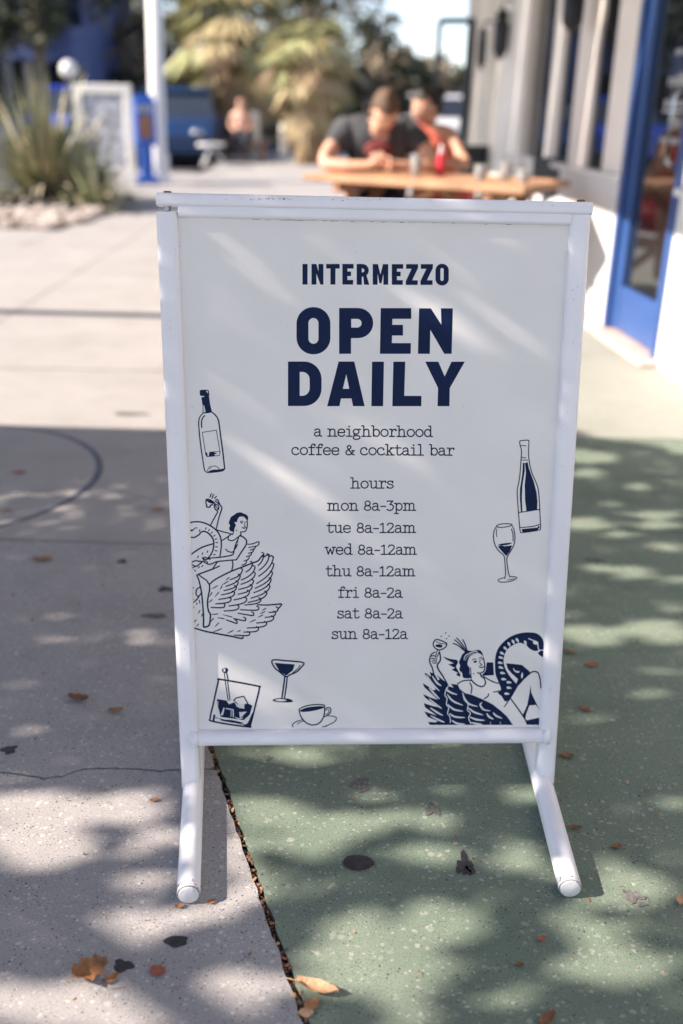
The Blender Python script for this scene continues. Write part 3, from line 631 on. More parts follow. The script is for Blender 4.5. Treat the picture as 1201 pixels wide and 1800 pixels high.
def text(name, txt, x0, x1, ybase, xh, wd, slope=.004):
    mb = MB(); W = sum(FONT[c][0] for c in txt)-1.0; sx = (x1-x0)/W; sy = xh/10; cur = 0
    for ch in txt:
        w_, S = FONT[ch]
        T = lambda x, y, c=cur: (x0+(c+x)*sx, ybase-y*sy+slope*((c+x)*sx-(x1-x0)/2))
        for kind, p in S:
            if kind == 's': ribbon(mb, [(q.x, q.y) for q in smooth_pts(p, 4)], T, wd, .0001)
            elif kind == 'c': ribbon(mb, p, T, wd, .0001, closed=True)
            elif kind == 'd': 
                c = T(*p[0]); LAY[0] += 1
                mb.add([onp(c[0]+wd*.72*math.cos(t*.628), c[1]+wd*.72*math.sin(t*.628), 0.00012+LAY[0] % 40*1.5e-6) for t in range(10)], [tuple(range(9, -1, -1))])
            else:
                for i in range(len(p)-1): ribbon(mb, [p[i], p[i+1]], T, wd, .0001)
        cur += w_
    mb.build(name, M['textink'], panel)
text('tagline_lettering', 'a neighborhood', 552, 760, 767, 12.4, 2.25)
text('tagline_lettering', 'coffee & cocktail bar', 512.5, 798, 799.6, 12.4, 2.25)
for t_, a_, b_, y_ in (('hours', 616.6, 691.7, 858), ('mon 8a-3pm', 575.7, 731, 897), ('tue 8a-12am', 574.4, 730.9, 936), ('wed 8a-12am', 571.5, 732.3, 974.4), ('thu 8a-12am', 572.6, 729.8, 1012.3), ('fri 8a-2a', 594.4, 707, 1050), ('sat 8a-2a', 592.8, 707.6, 1086.4), ('sun 8a-12a', 583, 716.2, 1122.6)):
    text('hours_lettering', t_, a_, b_, y_, 12.3, 2.2, .0)

# line drawings
class Art:
    def __init__(s, name, ox, oy, k): s.name = name; s.wk = 1.6 if 'rider' in name else 1.25; s.n = MB(); s.w = MB(); s.T = lambda x, y: (ox+x/k, oy+y/k); s.k = k
    def st(s, pts, wd=8, closed=False, taper=.15, white=False, sharp=False):
        if not white: wd *= s.wk
        p = pts if sharp else [(q.x, q.y) for q in smooth_pts(pts, 5, closed)]
        if sharp:
            q = pts+[pts[0]] if closed else pts
            for i in range(len(q)-1): ribbon(s.w if white else s.n, [q[i], q[i+1]], s.T, wd/s.k, .0003 if white else .00012)
            return
        ribbon(s.w if white else s.n, p, s.T, wd/s.k, .0003 if white else .00012, closed, taper)
    def fill(s, pts, holes=(), white=False, smooth=True):
        f = lambda r: [(q.x, q.y) for q in smooth_pts(r, 4, True)] if smooth else r
        LAY[0] += 1
        fill_poly(s.w if white else s.n, f(pts), [f(h) for h in holes], s.T, (.00026 if white else .00008)+LAY[0] % 40*1.5e-6)
    def drop(s, x, y, L, ang, wd, white=True):      # a tapered leaf shaped mark
        a = R_(ang); c, d = math.cos(a), -math.sin(a); pts = []
        for t, q in ((-.5, 0), (-.2, .42), (.2, .5), (.45, .3), (.5, 0), (.42, -.25), (.15, -.35), (-.2, -.2)):
            pts.append((x+c*L*t-d*wd*q, y+d*L*t+c*wd*q))
        s.fill(pts, white=white)
    def done(s):
        s.n.build(s.name, M['navy'], panel)
        if s.w.v: tag(s.w.build(s.name+'_highlight', M['printwhite'], panel), kind='stuff')

# wine bottle, upper left
A = Art('bottle_drawing', 330, 670, 10)
A.fill([(212, 165), (240, 152), (350, 150), (372, 165), (382, 240), (376, 256), (395, 400), (430, 545), (380, 560), (270, 572), (262, 560), (265, 440), (240, 290), (300, 268), (290, 262), (232, 258), (214, 240)], smooth=False)
A.fill([(322, 172), (350, 165), (358, 215), (345, 205)], white=True, smooth=False); A.fill([(278, 420), (290, 425), (316, 538), (300, 545), (280, 556)], white=True, smooth=False)
A.st([(300, 1575), (285, 1500), (235, 1170), (210, 950), (195, 760), (198, 690), (215, 630), (265, 570)], 17); A.st([(425, 545), (480, 590), (525, 650), (550, 730), (580, 960), (620, 1250), (645, 1480), (650, 1540), (620, 1570)], 20)
A.fill([(300, 1560), (345, 1590), (430, 1560), (560, 1550), (640, 1535), (650, 1560), (600, 1590), (430, 1612), (345, 1612), (310, 1590)])
A.fill([(240, 820), (232, 740), (245, 660), (290, 600), (312, 610), (275, 650), (256, 720), (258, 820)])
A.st([(258, 900), (505, 862), (568, 1235), (565, 1290), (550, 1308), (345, 1328), (318, 1290), (258, 900)], 10, sharp=True)
A.fill([(318, 1255), (340, 1250), (356, 1320), (330, 1325)], smooth=False); A.fill([(390, 1245), (440, 1240), (520, 1270), (470, 1290), (485, 1312), (370, 1320), (375, 1270)], smooth=False); A.st([(390, 1248), (560, 1235)], 9, sharp=True)
A.st([(350, 1575), (368, 1530), (400, 1492)], 10); A.st([(390, 1540), (430, 1500), (480, 1492), (530, 1515), (570, 1560)], 10); A.done()
# tall bottle, right
A = Art('tall_bottle_drawing', 850, 760, 6.425)
A.st([(415, 150), (410, 105), (430, 93), (500, 88), (514, 105), (512, 140), (510, 220), (516, 320), (545, 450), (600, 580), (622, 660), (632, 800), (642, 1000), (645, 1080), (620, 1105), (440, 1132), (415, 1110), (400, 960), (385, 760), (383, 650), (410, 500), (425, 300), (430, 210)], 9, closed=True)
A.st([(420, 150), (480, 152)], 8); A.st([(436, 284), (478, 288)], 9); A.st([(434, 312), (498, 314)], 8)
A.fill([(470, 345), (500, 338), (512, 400), (570, 560), (600, 680), (610, 780), (606, 876), (486, 892), (470, 760), (466, 600), (480, 460)], smooth=False)
A.fill([(444, 345), (466, 345), (466, 440), (440, 600), (434, 740), (440, 900), (424, 902), (412, 760), (412, 640), (432, 520), (442, 430)], smooth=False)
A.st([(402, 905), (634, 870)], 9, sharp=True); A.st([(412, 1076), (560, 1062), (640, 1038)], 9)
A.fill([(432, 1092), (610, 1075), (625, 1050), (636, 1075), (610, 1102), (450, 1130), (436, 1115)], smooth=False); A.done()
A = Art('wine_glass_drawing', 850, 760, 6.425)
A.st([(150, 1058), (122, 1110), (114, 1190), (130, 1270), (175, 1340), (225, 1385), (238, 1420), (246, 1520), (250, 1600), (240, 1650)], 10); A.st([(320, 1045), (348, 1110), (356, 1190), (344, 1270), (305, 1345), (272, 1400), (264, 1440), (272, 1520), (286, 1600), (300, 1635)], 10)
A.st([(150, 1058), (180, 1040), (250, 1032), (310, 1036), (320, 1048), (285, 1062), (220, 1072), (165, 1070)], 9, closed=True)
A.fill([(162, 1290), (200, 1275), (240, 1286), (326, 1276), (300, 1340), (258, 1398), (215, 1352)], smooth=False); A.fill([(166, 1276), (200, 1258), (318, 1246), (300, 1262), (250, 1274)])
A.st([(152, 1090), (146, 1130), (150, 1178)], 8); A.st([(316, 1092), (334, 1150), (334, 1225)], 10)
A.st([(240, 1640), (185, 1655), (165, 1675), (190, 1690), (260, 1690), (330, 1675), (375, 1645), (355, 1630), (300, 1630)], 9); A.st([(268, 1668), (320, 1660), (350, 1645)], 7); A.done()
# tumbler, coupe and cup at the bottom left
A = Art('tumbler_drawing', 340, 1140, 4.289)
A.st([(205, 233), (480, 282), (498, 300), (470, 420), (432, 570), (410, 590), (150, 550), (128, 520), (150, 420), (188, 250)], 10, closed=True)
A.fill([(405, 590), (380, 575), (410, 560), (450, 480), (440, 560), (425, 588)])
A.fill([(178, 380), (250, 392), (268, 420), (310, 405), (330, 440), (382, 455), (386, 420), (410, 412), (445, 430), (425, 500), (380, 540), (205, 515), (195, 470), (180, 420)], smooth=False)
A.fill([(200, 540), (280, 538), (380, 562), (300, 560)]); A.st([(305, 390), (325, 372), (380, 360), (408, 410)], 7, sharp=True); A.st([(308, 392), (335, 420)], 6)
A.fill([(228, 445), (236, 450), (224, 500), (206, 508)], white=True, smooth=False); A.st([(248, 452), (300, 462), (302, 515)], 8, white=True, sharp=True); A.st([(286, 470), (284, 512)], 6, white=True)
A.fill([(318, 425), (380, 415), (386, 450), (350, 450)], white=True, smooth=False); A.fill([(345, 480), (405, 475), (370, 510), (352, 525)], white=True, smooth=False); A.st([(320, 520), (345, 530), (372, 522)], 7, white=True)
A.st([(186, 400), (180, 480), (190, 530)], 6, white=True); A.st([(395, 548), (420, 505)], 6, white=True)
A.st([(158, 505), (152, 545)], 14); A.st([(165, 520), (260, 545), (390, 575)], 5)
A.fill([(238, 145), (258, 150), (262, 170), (245, 186), (222, 178), (216, 158)]); A.fill([(228, 155), (242, 152), (238, 175), (228, 172)], white=True)
A.st([(234, 185), (240, 235)], 6); A.st([(252, 185), (262, 235)], 8); A.st([(240, 240), (262, 390)], 7); A.st([(258, 240), (276, 388)], 7); A.done()
A = Art('coupe_drawing', 340, 1140, 4.289)
A.st([(597, 88), (700, 92), (828, 106), (815, 140), (780, 175), (730, 198), (705, 212), (685, 205), (655, 180), (610, 140)], 9, closed=True)
A.fill([(612, 108), (765, 120), (750, 165), (700, 205), (650, 172)], smooth=False); A.st([(805, 125), (790, 150), (750, 182)], 6)
A.st([(690, 210), (680, 290), (668, 370)], 10); A.st([(708, 215), (700, 290), (688, 370)], 9)
A.fill([(600, 385), (640, 374), (720, 378), (752, 398), (720, 406), (640, 404), (604, 396)]); A.fill([(615, 388), (650, 380), (690, 384), (700, 394), (650, 398)], white=True); A.done()
A = Art('cup_drawing', 340, 1140, 4.289)
A.st([(797, 462), (835, 438), (900, 424), (975, 424), (990, 436), (960, 452), (900, 466), (830, 474)], 7, closed=True)
A.fill([(808, 466), (850, 446), (920, 436), (980, 436), (950, 456), (880, 470), (825, 474)]); A.st([(798, 465), (810, 510), (845, 555), (895, 576), (945, 565), (978, 525), (990, 475), (988, 438)], 8)
A.st([(992, 455), (1015, 445), (1036, 455), (1032, 485), (1005, 508), (982, 515)], 7); A.st([(992, 470), (1010, 458), (1022, 466), (1016, 488), (996, 500)], 5)
A.st([(828, 535), (775, 552), (748, 575), (752, 592)], 6); A.st([(834, 545), (805, 556), (784, 570)], 5); A.st([(1020, 508), (1062, 512), (1080, 528), (1060, 555), (1010, 580), (975, 592)], 6); A.fill([(965, 592), (1000, 580), (1022, 574), (1005, 590)], smooth=False); A.done()
# woman riding a swan, left
A = Art('swan_rider_drawing', 320, 860, 6.005)
for p in ([(318, 45), (300, 62), (306, 72), (292, 84)], [(340, 55), (322, 72), (328, 82), (314, 96)], [(366, 74), (346, 90), (350, 96)]): A.st(p, 7)
A.st([(255, 112), (252, 140), (262, 168), (258, 180), (275, 190), (298, 186), (300, 172), (325, 158), (335, 138)], 9); A.st([(255, 110), (285, 108), (325, 130), (335, 142), (300, 140), (268, 122)], 9, closed=True); A.fill([(272, 118), (300, 118), (324, 138), (296, 136)])
A.st([(338, 140), (352, 155), (340, 175), (352, 210), (376, 236), (350, 290), (325, 335), (300, 385)], 9); A.st([(352, 160), (384, 172), (388, 208), (376, 214)], 8); A.st([(350, 122), (372, 140), (392, 160)], 8); A.st([(362, 108), (380, 116), (400, 162), (422, 196), (410, 240), (385, 320), (362, 425)], 9); A.st([(345, 160), (360, 185), (384, 206)], 7)
A.fill([(600, 300), (615, 290), (655, 292), (690, 330), (700, 300), (685, 272), (655, 258), (620, 244), (580, 250), (552, 270), (520, 290), (505, 320), (495, 355), (508, 385), (498, 410), (510, 440), (548, 446), (556, 410), (570, 380), (555, 350), (580, 345), (588, 318)])
A.st([(688, 330), (690, 380), (680, 425), (660, 448), (622, 450)], 8); A.st([(545, 445), (535, 478)], 8); A.st([(620, 450), (622, 490), (600, 500), (585, 560)], 9)
A.st([(615, 340), (630, 336), (645, 342)], 5); A.fill([(615, 350), (630, 345), (644, 352), (630, 362)]); A.st([(665, 345), (660, 375), (668, 392), (652, 398)], 5); A.st([(672, 345), (684, 345)], 5); A.st([(636, 405), (655, 412), (675, 405)], 7); A.fill([(570, 428), (582, 430), (580, 440), (570, 438)])
A.st([(370, 430), (430, 448), (530, 474)], 8); A.st([(515, 478), (470, 512), (425, 540)], 8); A.st([(522, 475), (492, 500), (488, 525), (510, 542), (545, 538), (580, 515), (612, 490)], 8)
A.st([(612, 488), (655, 510), (682, 545), (675, 590), (630, 660), (575, 745)], 10); A.st([(582, 545), (565, 590), (552, 640), (535, 690), (470, 708), (400, 718), (270, 728)], 9); A.fill([(552, 640), (570, 595), (592, 570), (585, 600), (565, 635)])
A.st([(575, 745), (480, 752), (370, 765), (320, 785), (285, 792), (255, 780), (225, 760)], 9); A.st([(462, 632), (485, 655), (525, 665), (545, 655)], 8)
for p in ([(215, 725), (235, 750), (260, 760)], [(225, 720), (245, 740), (290, 735)], [(240, 715), (262, 725), (300, 740)], [(235, 770), (262, 782), (270, 768)]): A.st(p, 8)
A.st([(85, 355), (120, 345), (190, 345), (260, 365), (330, 405), (385, 460), (412, 530), (415, 610), (400, 720)], 10); A.st([(85, 505), (130, 508), (180, 480), (210, 448), (255, 450), (305, 490), (335, 550), (330, 630), (305, 690), (280, 720)], 10)
A.fill([(85, 435), (100, 425), (125, 425), (115, 440), (90, 446)]); A.st([(125, 425), (138, 410), (160, 408)], 7)
for x, y, an in ((250, 415, 60), (283, 432, 55), (313, 458, 45), (338, 490, 30), (355, 525, 15), (365, 562, 0), (362, 607, 0), (358, 648, -15), (340, 690, 10), (185, 438, 70), (268, 660, 70), (215, 680, 70), (168, 715, 65), (178, 825, 50), (212, 812, 45), (138, 855, -50)): A.drop(x, y, 34, an, 14, white=False)
A.st([(95, 690), (150, 650), (220, 610), (330, 575)], 10); A.st([(98, 775), (140, 755), (190, 762), (215, 765), (180, 795), (150, 815), (105, 795)], 9); A.st([(100, 835), (150, 810)], 8)
A.st([(375, 768), (350, 800), (330, 832)], 9); A.st([(530, 752), (538, 800), (525, 860)], 9); A.st([(395, 812), (330, 840), (250, 870), (170, 900), (158, 912)], 10); A.st([(158, 912), (180, 965), (205, 1080), (218, 1200), (228, 1350), (228, 1440), (240, 1455), (285, 1438), (298, 1380), (300, 1320), (280, 1285), (270, 1200), (280, 1120), (292, 1060), (290, 1000)], 11)
A.st([(180, 905), (220, 935), (262, 965), (290, 1000), (340, 960), (430, 910), (530, 862), (640, 820), (745, 778), (800, 758), (832, 720), (855, 694), (862, 715), (905, 690), (920, 690), (915, 710), (950, 702), (962, 720)], 10)
# feathers: rows of rounded quills
def quill(x0, y0, x1, y1, w_, h_): A.st([(x0, y0), ((x0*.45+x1*.55), (y0*.4+y1*.6)+3), (x1-w_*.3, y1-h_*.15), (x1, y1-h_*.6), (x1-w_*.15, y1-h_)], 9)
A.st([(695, 582), (750, 575), (800, 555), (815, 562), (800, 595), (760, 605), (705, 615)], 8)
for y in (620, 655, 690, 735, 780): A.st([(780-(y-620)*.6, y-18), (765-(y-620)*.6, y+8), (720-(y-620)*.55, y+22)], 8)
for (x0, y0, x1, y1) in ((805, 805, 862, 700), (815, 855, 918, 715), (812, 918, 962, 735), (790, 995, 966, 810), (775, 1045, 952, 900), (760, 1092, 938, 968), (730, 1150, 925, 1038), (700, 1195, 892, 1110), (665, 1222, 830, 1180), (620, 1272, 808, 1268), (595, 1310, 755, 1330), (545, 1365, 670, 1385), (470, 1380, 580, 1415),
        (678, 872, 742, 795), (628, 958, 768, 840), (625, 1003, 770, 905), (600, 1058, 752, 985), (595, 1108, 738, 1040), (550, 1168, 708, 1100), (498, 1232, 680, 1175), (445, 1285, 598, 1255),
        (510, 955, 635, 865), (465, 1025, 612, 930), (445, 1070, 590, 1000), (418, 1115, 572, 1050), (390, 1162, 552, 1110), (358, 1210, 515, 1175), (310, 1248, 450, 1238),
        (920, 1300, 1012, 1275), (880, 1352, 985, 1320), (790, 1412, 965, 1370), (690, 1465, 890, 1430), (655, 1508, 805, 1485), (555, 1540, 712, 1535)):
    dx, dy = x1-x0, y1-y0; A.st([(x0, y0), (x0+dx*.5, y0+dy*.35+6), (x0+dx*.85, y0+dy*.72+8), (x1, y1), (x1+2, y1-22), (x1-18, y1-34)], 9)
A.st([(800, 1220), (900, 1222), (1000, 1215), (1045, 1210), (1048, 1225), (1010, 1270)], 10); A.st([(130, 1465), (250, 1500), (400, 1530), (520, 1552), (630, 1575), (645, 1560)], 11)
for x, y, an, L in ((455, 990, 30, 90), (480, 945, 40, 60), (345, 1035, 30, 80), (412, 1040, 60, 60), (368, 1110, 50, 80), (305, 1110, 60, 60), (300, 1180, 40, 60), (345, 1318, 5, 80), (480, 1335, -15, 120), (410, 1360, -10, 90), (318, 1380, 50, 60), (368, 1430, 45, 70), (370, 1490, 20, 120), (510, 1505, 25, 80), (600, 1497, 25, 44), (865, 1268, 30, 60), (850, 1302, 25, 70), (828, 1338, 25, 70), (745, 1390, 25, 80), (140, 1390, 50, 40), (180, 1295, 60, 50), (165, 1435, 50, 40), (122, 1250, 80, 30), (210, 1330, 60, 40), (155, 1210, 60, 30), (120, 1040, 10, 20), (185, 1190, 100, 50), (118, 1165, 90, 16), (115, 1100, 0, 12)): A.drop(x, y, L, an, 14, white=False)
A.st([(185, 1035), (155, 1060), (150, 1110), (175, 1135)], 9); A.st([(200, 1100), (160, 1160), (118, 1200)], 9)
A.done()
# woman with swan in solid ink, lower right
A = Art('swan_reclining_drawing', 730, 1100, 5.004)
for x, y in ((268, 63), (228, 92), (298, 90), (276, 113)): A.fill([(x-5, y-4), (x+4, y-5), (x+6, y+4), (x-4, y+5)])
A.st([(190, 120), (165, 140), (160, 170), (180, 200), (215, 212), (250, 200), (272, 180), (276, 155), (240, 135)], 9, closed=True); A.fill([(180, 168), (215, 162), (240, 175), (232, 192), (205, 190), (182, 182)]); A.st([(185, 140), (225, 155), (272, 162)], 6)
A.st([(196, 208), (188, 240), (178, 275)], 7); A.st([(214, 212), (206, 245), (190, 280)], 7)
A.st([(172, 232), (145, 250), (128, 290), (132, 330), (150, 370), (165, 430), (178, 480)], 10); A.st([(215, 235), (222, 275), (218, 310), (195, 345), (205, 385), (235, 430), (270, 490), (290, 530)], 11)
for p in ([(145, 268), (165, 262), (180, 272)], [(142, 290), (165, 288), (190, 296)], [(148, 310), (170, 308), (190, 312)], [(155, 326), (172, 328), (188, 325)]): A.st(p, 8)
for p in ([(335, 155), (380, 175), (435, 222)], [(348, 125), (390, 160), (440, 220)], [(365, 108), (405, 150), (450, 218)], [(418, 122), (438, 160), (455, 215)]): A.st(p, 9)
A.fill([(430, 238), (450, 216), (500, 222), (560, 212), (590, 238), (602, 290), (590, 262), (560, 240), (530, 245), (490, 262), (470, 290), (460, 340), (478, 370), (480, 420), (490, 458), (425, 458), (412, 415), (388, 390), (395, 350), (385, 320), (400, 285), (412, 255)])
A.st([(430, 300), (440, 265), (480, 240), (530, 225), (548, 232)], 8, white=True); A.st([(442, 305), (455, 275), (490, 250), (540, 240)], 4, white=True)
A.st([(600, 285), (610, 330), (612, 375), (598, 405), (565, 418), (548, 412)], 9); A.st([(505, 300), (520, 292), (538, 296)], 6); A.fill([(510, 318), (528, 306), (545, 312), (530, 326)]); A.st([(572, 295), (568, 325), (588, 345), (570, 348)], 6); A.st([(562, 285), (585, 278), (590, 298)], 6); A.st([(565, 362), (585, 368), (602, 360)], 8)
A.fill([(510, 416), (520, 418), (518, 426), (508, 424)]); A.st([(486, 370), (490, 420), (495, 480)], 7); A.st([(570, 420), (585, 450), (605, 460), (618, 500), (600, 532), (560, 530), (520, 505), (490, 480), (420, 485), (375, 510)], 10)
A.st([(600, 445), (650, 475), (700, 498), (735, 506)], 9); A.st([(580, 436), (640, 432), (690, 430)], 8); A.fill([(630, 322), (686, 322), (692, 425), (590, 432), (620, 395)], smooth=False)
A.st([(480, 500), (498, 540), (492, 595)], 9); A.st([(375, 515), (370, 540), (395, 565), (430, 590)], 8); A.st([(688, 582), (720, 580), (740, 570)], 8); A.st([(645, 600), (640, 620), (610, 640)], 9)
A.fill([(245, 270), (300, 290), (368, 300), (378, 320), (358, 360), (380, 400), (398, 430), (395, 450), (360, 432), (375, 415), (320, 385), (350, 372), (290, 340), (340, 330), (270, 295)], smooth=False)
# neck of the swan
A.fill([(755, 560), (735, 500), (708, 430), (702, 350), (706, 270), (730, 200), (780, 140), (850, 90), (940, 62), (1040, 60), (1090, 80), (1122, 120), (1132, 170), (1128, 210), (1090, 215), (1050, 222), (1005, 200), (975, 170), (920, 150), (860, 172), (810, 210), (785, 260), (778, 320), (795, 380), (830, 440), (890, 510), (905, 520), (860, 600), (800, 668), (760, 620), (728, 590)])
A.fill([(1132, 215), (1132, 282), (1098, 262), (1078, 240), (1100, 220)], smooth=False)
A.fill([(800, 330), (860, 335), (940, 345), (1005, 400), (1015, 418), (960, 470), (915, 520), (888, 512), (905, 470), (850, 420), (815, 380)], smooth=False)
A.fill([(865, 370), (880, 392), (920, 402), (900, 415), (868, 395)], white=True); A.fill([(940, 410), (950, 430), (942, 462), (930, 450)], white=True)
for x, y, an in ((898, 130, 120), (862, 145, 115), (825, 165, 115), (793, 203, 130), (766, 245, 150), (755, 283, 160), (750, 328, 170), (755, 370, 160), (770, 418, 170), (780, 472, 170), (826, 500, 170), (826, 548, 170), (808, 600, 175), (968, 152, 110)): A.drop(x, y, 46, an, 26)
A.st([(998, 112), (1040, 130), (1075, 145), (1080, 180), (1090, 212), (1130, 214)], 9, white=True); A.fill([(1035, 140), (1068, 140), (1072, 165), (1045, 160)], white=True); A.fill([(1048, 148), (1062, 146), (1062, 156), (1052, 156)])
A.st([(905, 520), (930, 490), (1010, 418), (1050, 402), (1082, 418), (1098, 470), (1105, 545)], 10); A.st([(905, 520), (840, 630), (785, 712)], 8); A.st([(840, 640), (890, 710), (960, 810), (985, 865)], 10)
A.fill([(1015, 520), (1022, 590), (1050, 650), (1095, 740), (1062, 695), (1005, 700), (975, 780), (968, 825), (942, 795), (985, 700), (1005, 600)], smooth=False); A.fill([(968, 835), (1092, 808), (1090, 872), (985, 870)], smooth=False)
# wing
A.fill([(430, 590), (500, 608), (600, 650), (680, 690), (750, 745), (810, 800), (860, 872), (130, 872), (112, 845), (180, 850), (200, 840), (110, 800), (78, 752), (160, 780), (190, 790), (90, 720), (74, 680), (150, 705), (200, 715), (85, 630), (70, 600), (130, 630), (200, 650), (80, 540), (66, 505), (110, 530), (160, 570), (180, 560), (82, 420), (95, 415), (140, 450), (128, 405), (160, 420), (180, 440), (200, 480), (215, 470), (190, 430), (235, 470), (270, 495), (290, 530), (340, 545), (312, 510), (350, 515), (375, 520), (395, 560)], smooth=False)
for p in ([(100, 430), (150, 510), (215, 575)], [(150, 440), (190, 500), (232, 530)], [(120, 545), (170, 600), (215, 645)], [(120, 640), (180, 690), (235, 730)], [(130, 720), (190, 760), (245, 790)], [(135, 790), (200, 825), (260, 850)],
          [(290, 545), (275, 560), (320, 590), (370, 605)], [(280, 600), (330, 660), (420, 700)], [(285, 690), (340, 735), (420, 752)], [(300, 770), (350, 800), (440, 808)], [(320, 830), (370, 860), (440, 866)],
          [(418, 592), (440, 650), (480, 690), (550, 710)], [(465, 720), (520, 760), (598, 785)], [(475, 800), (540, 825), (612, 832)], [(490, 850), (540, 862), (590, 868)],
          [(590, 675), (572, 690), (585, 720), (610, 740), (662, 748)], [(628, 768), (650, 800), (690, 822)], [(685, 762), (710, 790), (765, 815)], [(660, 845), (668, 868)], [(745, 845), (755, 868)]): A.st(p, 17, white=True, taper=.75)
A.st([(292, 530), (272, 560), (262, 610), (280, 640), (275, 690), (295, 720), (285, 770), (305, 800), (310, 850)], 9, white=True); A.st([(418, 590), (432, 650), (465, 690), (460, 740), (485, 770), (470, 810), (490, 860)], 9, white=True)
A.done()

# ---------------------------------------------------------------- cafe facade along the right
W0 = Vector((1.47, 5, 0)); WD = Vector((-.08, 1, 0)).normalized(); WN = Vector((-WD.y, WD.x, 0))
WT = Matrix((WD, WN, Vector((0, 0, 1)))).transposed().to_4x4(); WT.translation = W0
def ws(x, y, out=0.0):      # distance along the facade of the spot seen at x, y
    d = ray(x, y); o = W0+WN*out; t = (o-CAM).dot(WN)/d.dot(WN); P = CAM+d*t; return (P-W0).dot(WD), P.z
fac = thing('cafe_building', W0, 'cafe front with white low wall, grey window posts and dark glass', 'building')
def wb(name, s0, s1, y0, y1, z0, z1, m, parent=None, bev=0): return MB().box((s0, y0, z0), (s1, y1, z1), WT, bev).build(name, m, parent or fac)
SN, SF = -.40, .36      # door opening
e1 = ws(921, 292)[0]; e2 = ws(877, 285)[0]; e3 = ws(812, 270)[0]
wb('low_wall', -6, SN, -.22, 0, 0, .78, M['wallwhite']); wb('low_wall', SF, e1, -.22, 0, 0, .78, M['wallwhite'])
wb('sill', -6, SN-.003, -.2, .035, .782, .815, M['wallwhite'], bev=.006); wb('sill', SF+.003, e1, -.2, .035, .782, .815, M['wallwhite'], bev=.006)
def window(s0, s1):
    wb('window_pane', s0, s1, -.03, -.02, .815, 2.7, M['glass'])
cols = [(1055, 1097), (994, 1024), (951, 968)]; edges = []
for a, b in cols:
    s1 = ws(a, 305)[0]; s0 = ws(b, 318)[0]; edges.append((s0, s1))
wins = [(SF+.003, edges[0][0]), (edges[0][1], edges[1][0]), (edges[1][1], edges[2][0]), (edges[2][1], e1)]
for s0, s1 in wins:
    if s1-s0 > .02: window(s0, s1)
for s0, s1 in edges: wb('window_post', s0, s1, -.12, -.002, .816, 2.7, M['mull'], bev=.008)
window(-2.2, SN-.16); window(-6, -2.32); wb('window_post', SN-.16, SN-.003, -.12, -.002, .816, 2.7, M['mull'], bev=.008); wb('window_post', -2.32, -2.2, -.12, -.002, .816, 2.7, M['mull'], bev=.008)
wb('pier', e1+.003, e2, -.3, .05, 0, 3.1, M['mull'], bev=.01)
for k in range(12):      # vertical boards of the far siding
    q0 = e2+.003+(e3-e2)*k/12; q1 = e2+(e3-e2)*(k+1)/12-.012
    wb('board', q0, q1, -.3, .03, 0, 3.1, M['pier'], bev=.008)
wb('siding_back', e2+.004, e3-.01, -.34, -.302, 0, 3.1, M['black'])
wb('end_wall', e1, e3, -4, -.345, 0, 3.1, M['pier'])
wb('header', -6, e1, -.3, .04, 2.703, 3.1, M['mull']); wb('back_wall', -6, e1-.01, -4.2, -4, 0, 3.1, M['pier']); wb('flat_roof', -6, e3, -4.2, -.0, 3.103, 3.2, M['mull'])
# blue glass door
door = thing('cafe_door', W0+WN*(-.05), 'blue framed glass door with white lettering beside the low white wall', 'door')
def db(name, s0, s1, y0, y1, z0, z1, m, bev=.006): return MB().box((s0, y0, z0), (s1, y1, z1), WT, bev).build(name, m, door)
db('jamb', SF-.05, SF, -.1, .02, .03, 2.7, M['blue']); db('jamb', SN, SN+.04, -.1, .02, .03, 2.7, M['blue'])
db('stile', SF-.125, SF-.053, -.07, -.01, .04, 2.25, M['blue']); db('stile', SN+.043, SN+.12, -.07, -.01, .04, 2.25, M['blue'])
db('kick_panel', SN+.123, SF-.128, -.065, -.015, .04, .27, M['blue']); db('top_rail', SN+.123, SF-.128, -.068, -.012, 2.12, 2.25, M['blue'])
db('pane', SN+.121, SF-.126, -.045, -.04, .271, 2.12, M['glass'], 0); db('transom_pane', SN+.04, SF-.05, -.05, -.04, 2.26, 2.7, M['glass'], 0)
hd = MB().tube([WT @ Vector((SN+.1, .0, .9)), WT @ Vector((SN+.1, .05, .92)), WT @ Vector((SN+.1, .05, 1.2)), WT @ Vector((SN+.1, .0, 1.22))], .012, 10); hd.build('handle', M['chrome'], door, smooth=True)
rl = random.Random(3)
for (y_, h_, a0, a1) in ((92, .030, -.26, -.02), (142, .045, -.24, .02), (182, .040, -.25, .03), (248, .032, -.25, .02)):
    z = ws(1170, y_)[1]; mb = MB(); s = a1
    mbz = []
    while s > a0:
        wdt = rl.uniform(.018, .035)
        for q in range(2):
            z0 = z-h_/2+rl.uniform(0, .006); z1 = z+h_/2-rl.uniform(0, .012)
            mb.box((s-.006-q*wdt*.5, -.0395, z0), (s-q*wdt*.5, -.0385, z1), WT)
        mb.box((s-wdt*.6, -.0395, z-.003+q*.008), (s, -.0386, z+.005+q*.008), WT); s -= wdt+.007
    tag(mb.build('lettering', M['letter'], door), kind='stuff')
mb = MB().box((-.26, -.0395, ws(1170, 197)[1]), (.05, -.0385, ws(1170, 197)[1]+.008), WT).build('underline', M['letter'], door)
wb('threshold', SN-.05, SF+.16, -.1, .10, 0, .028, M['thresh'], bev=.008)
wb('threshold', SF+.17, SF+1.1, .004, .07, 0, .02, M['thresh'], bev=.006)
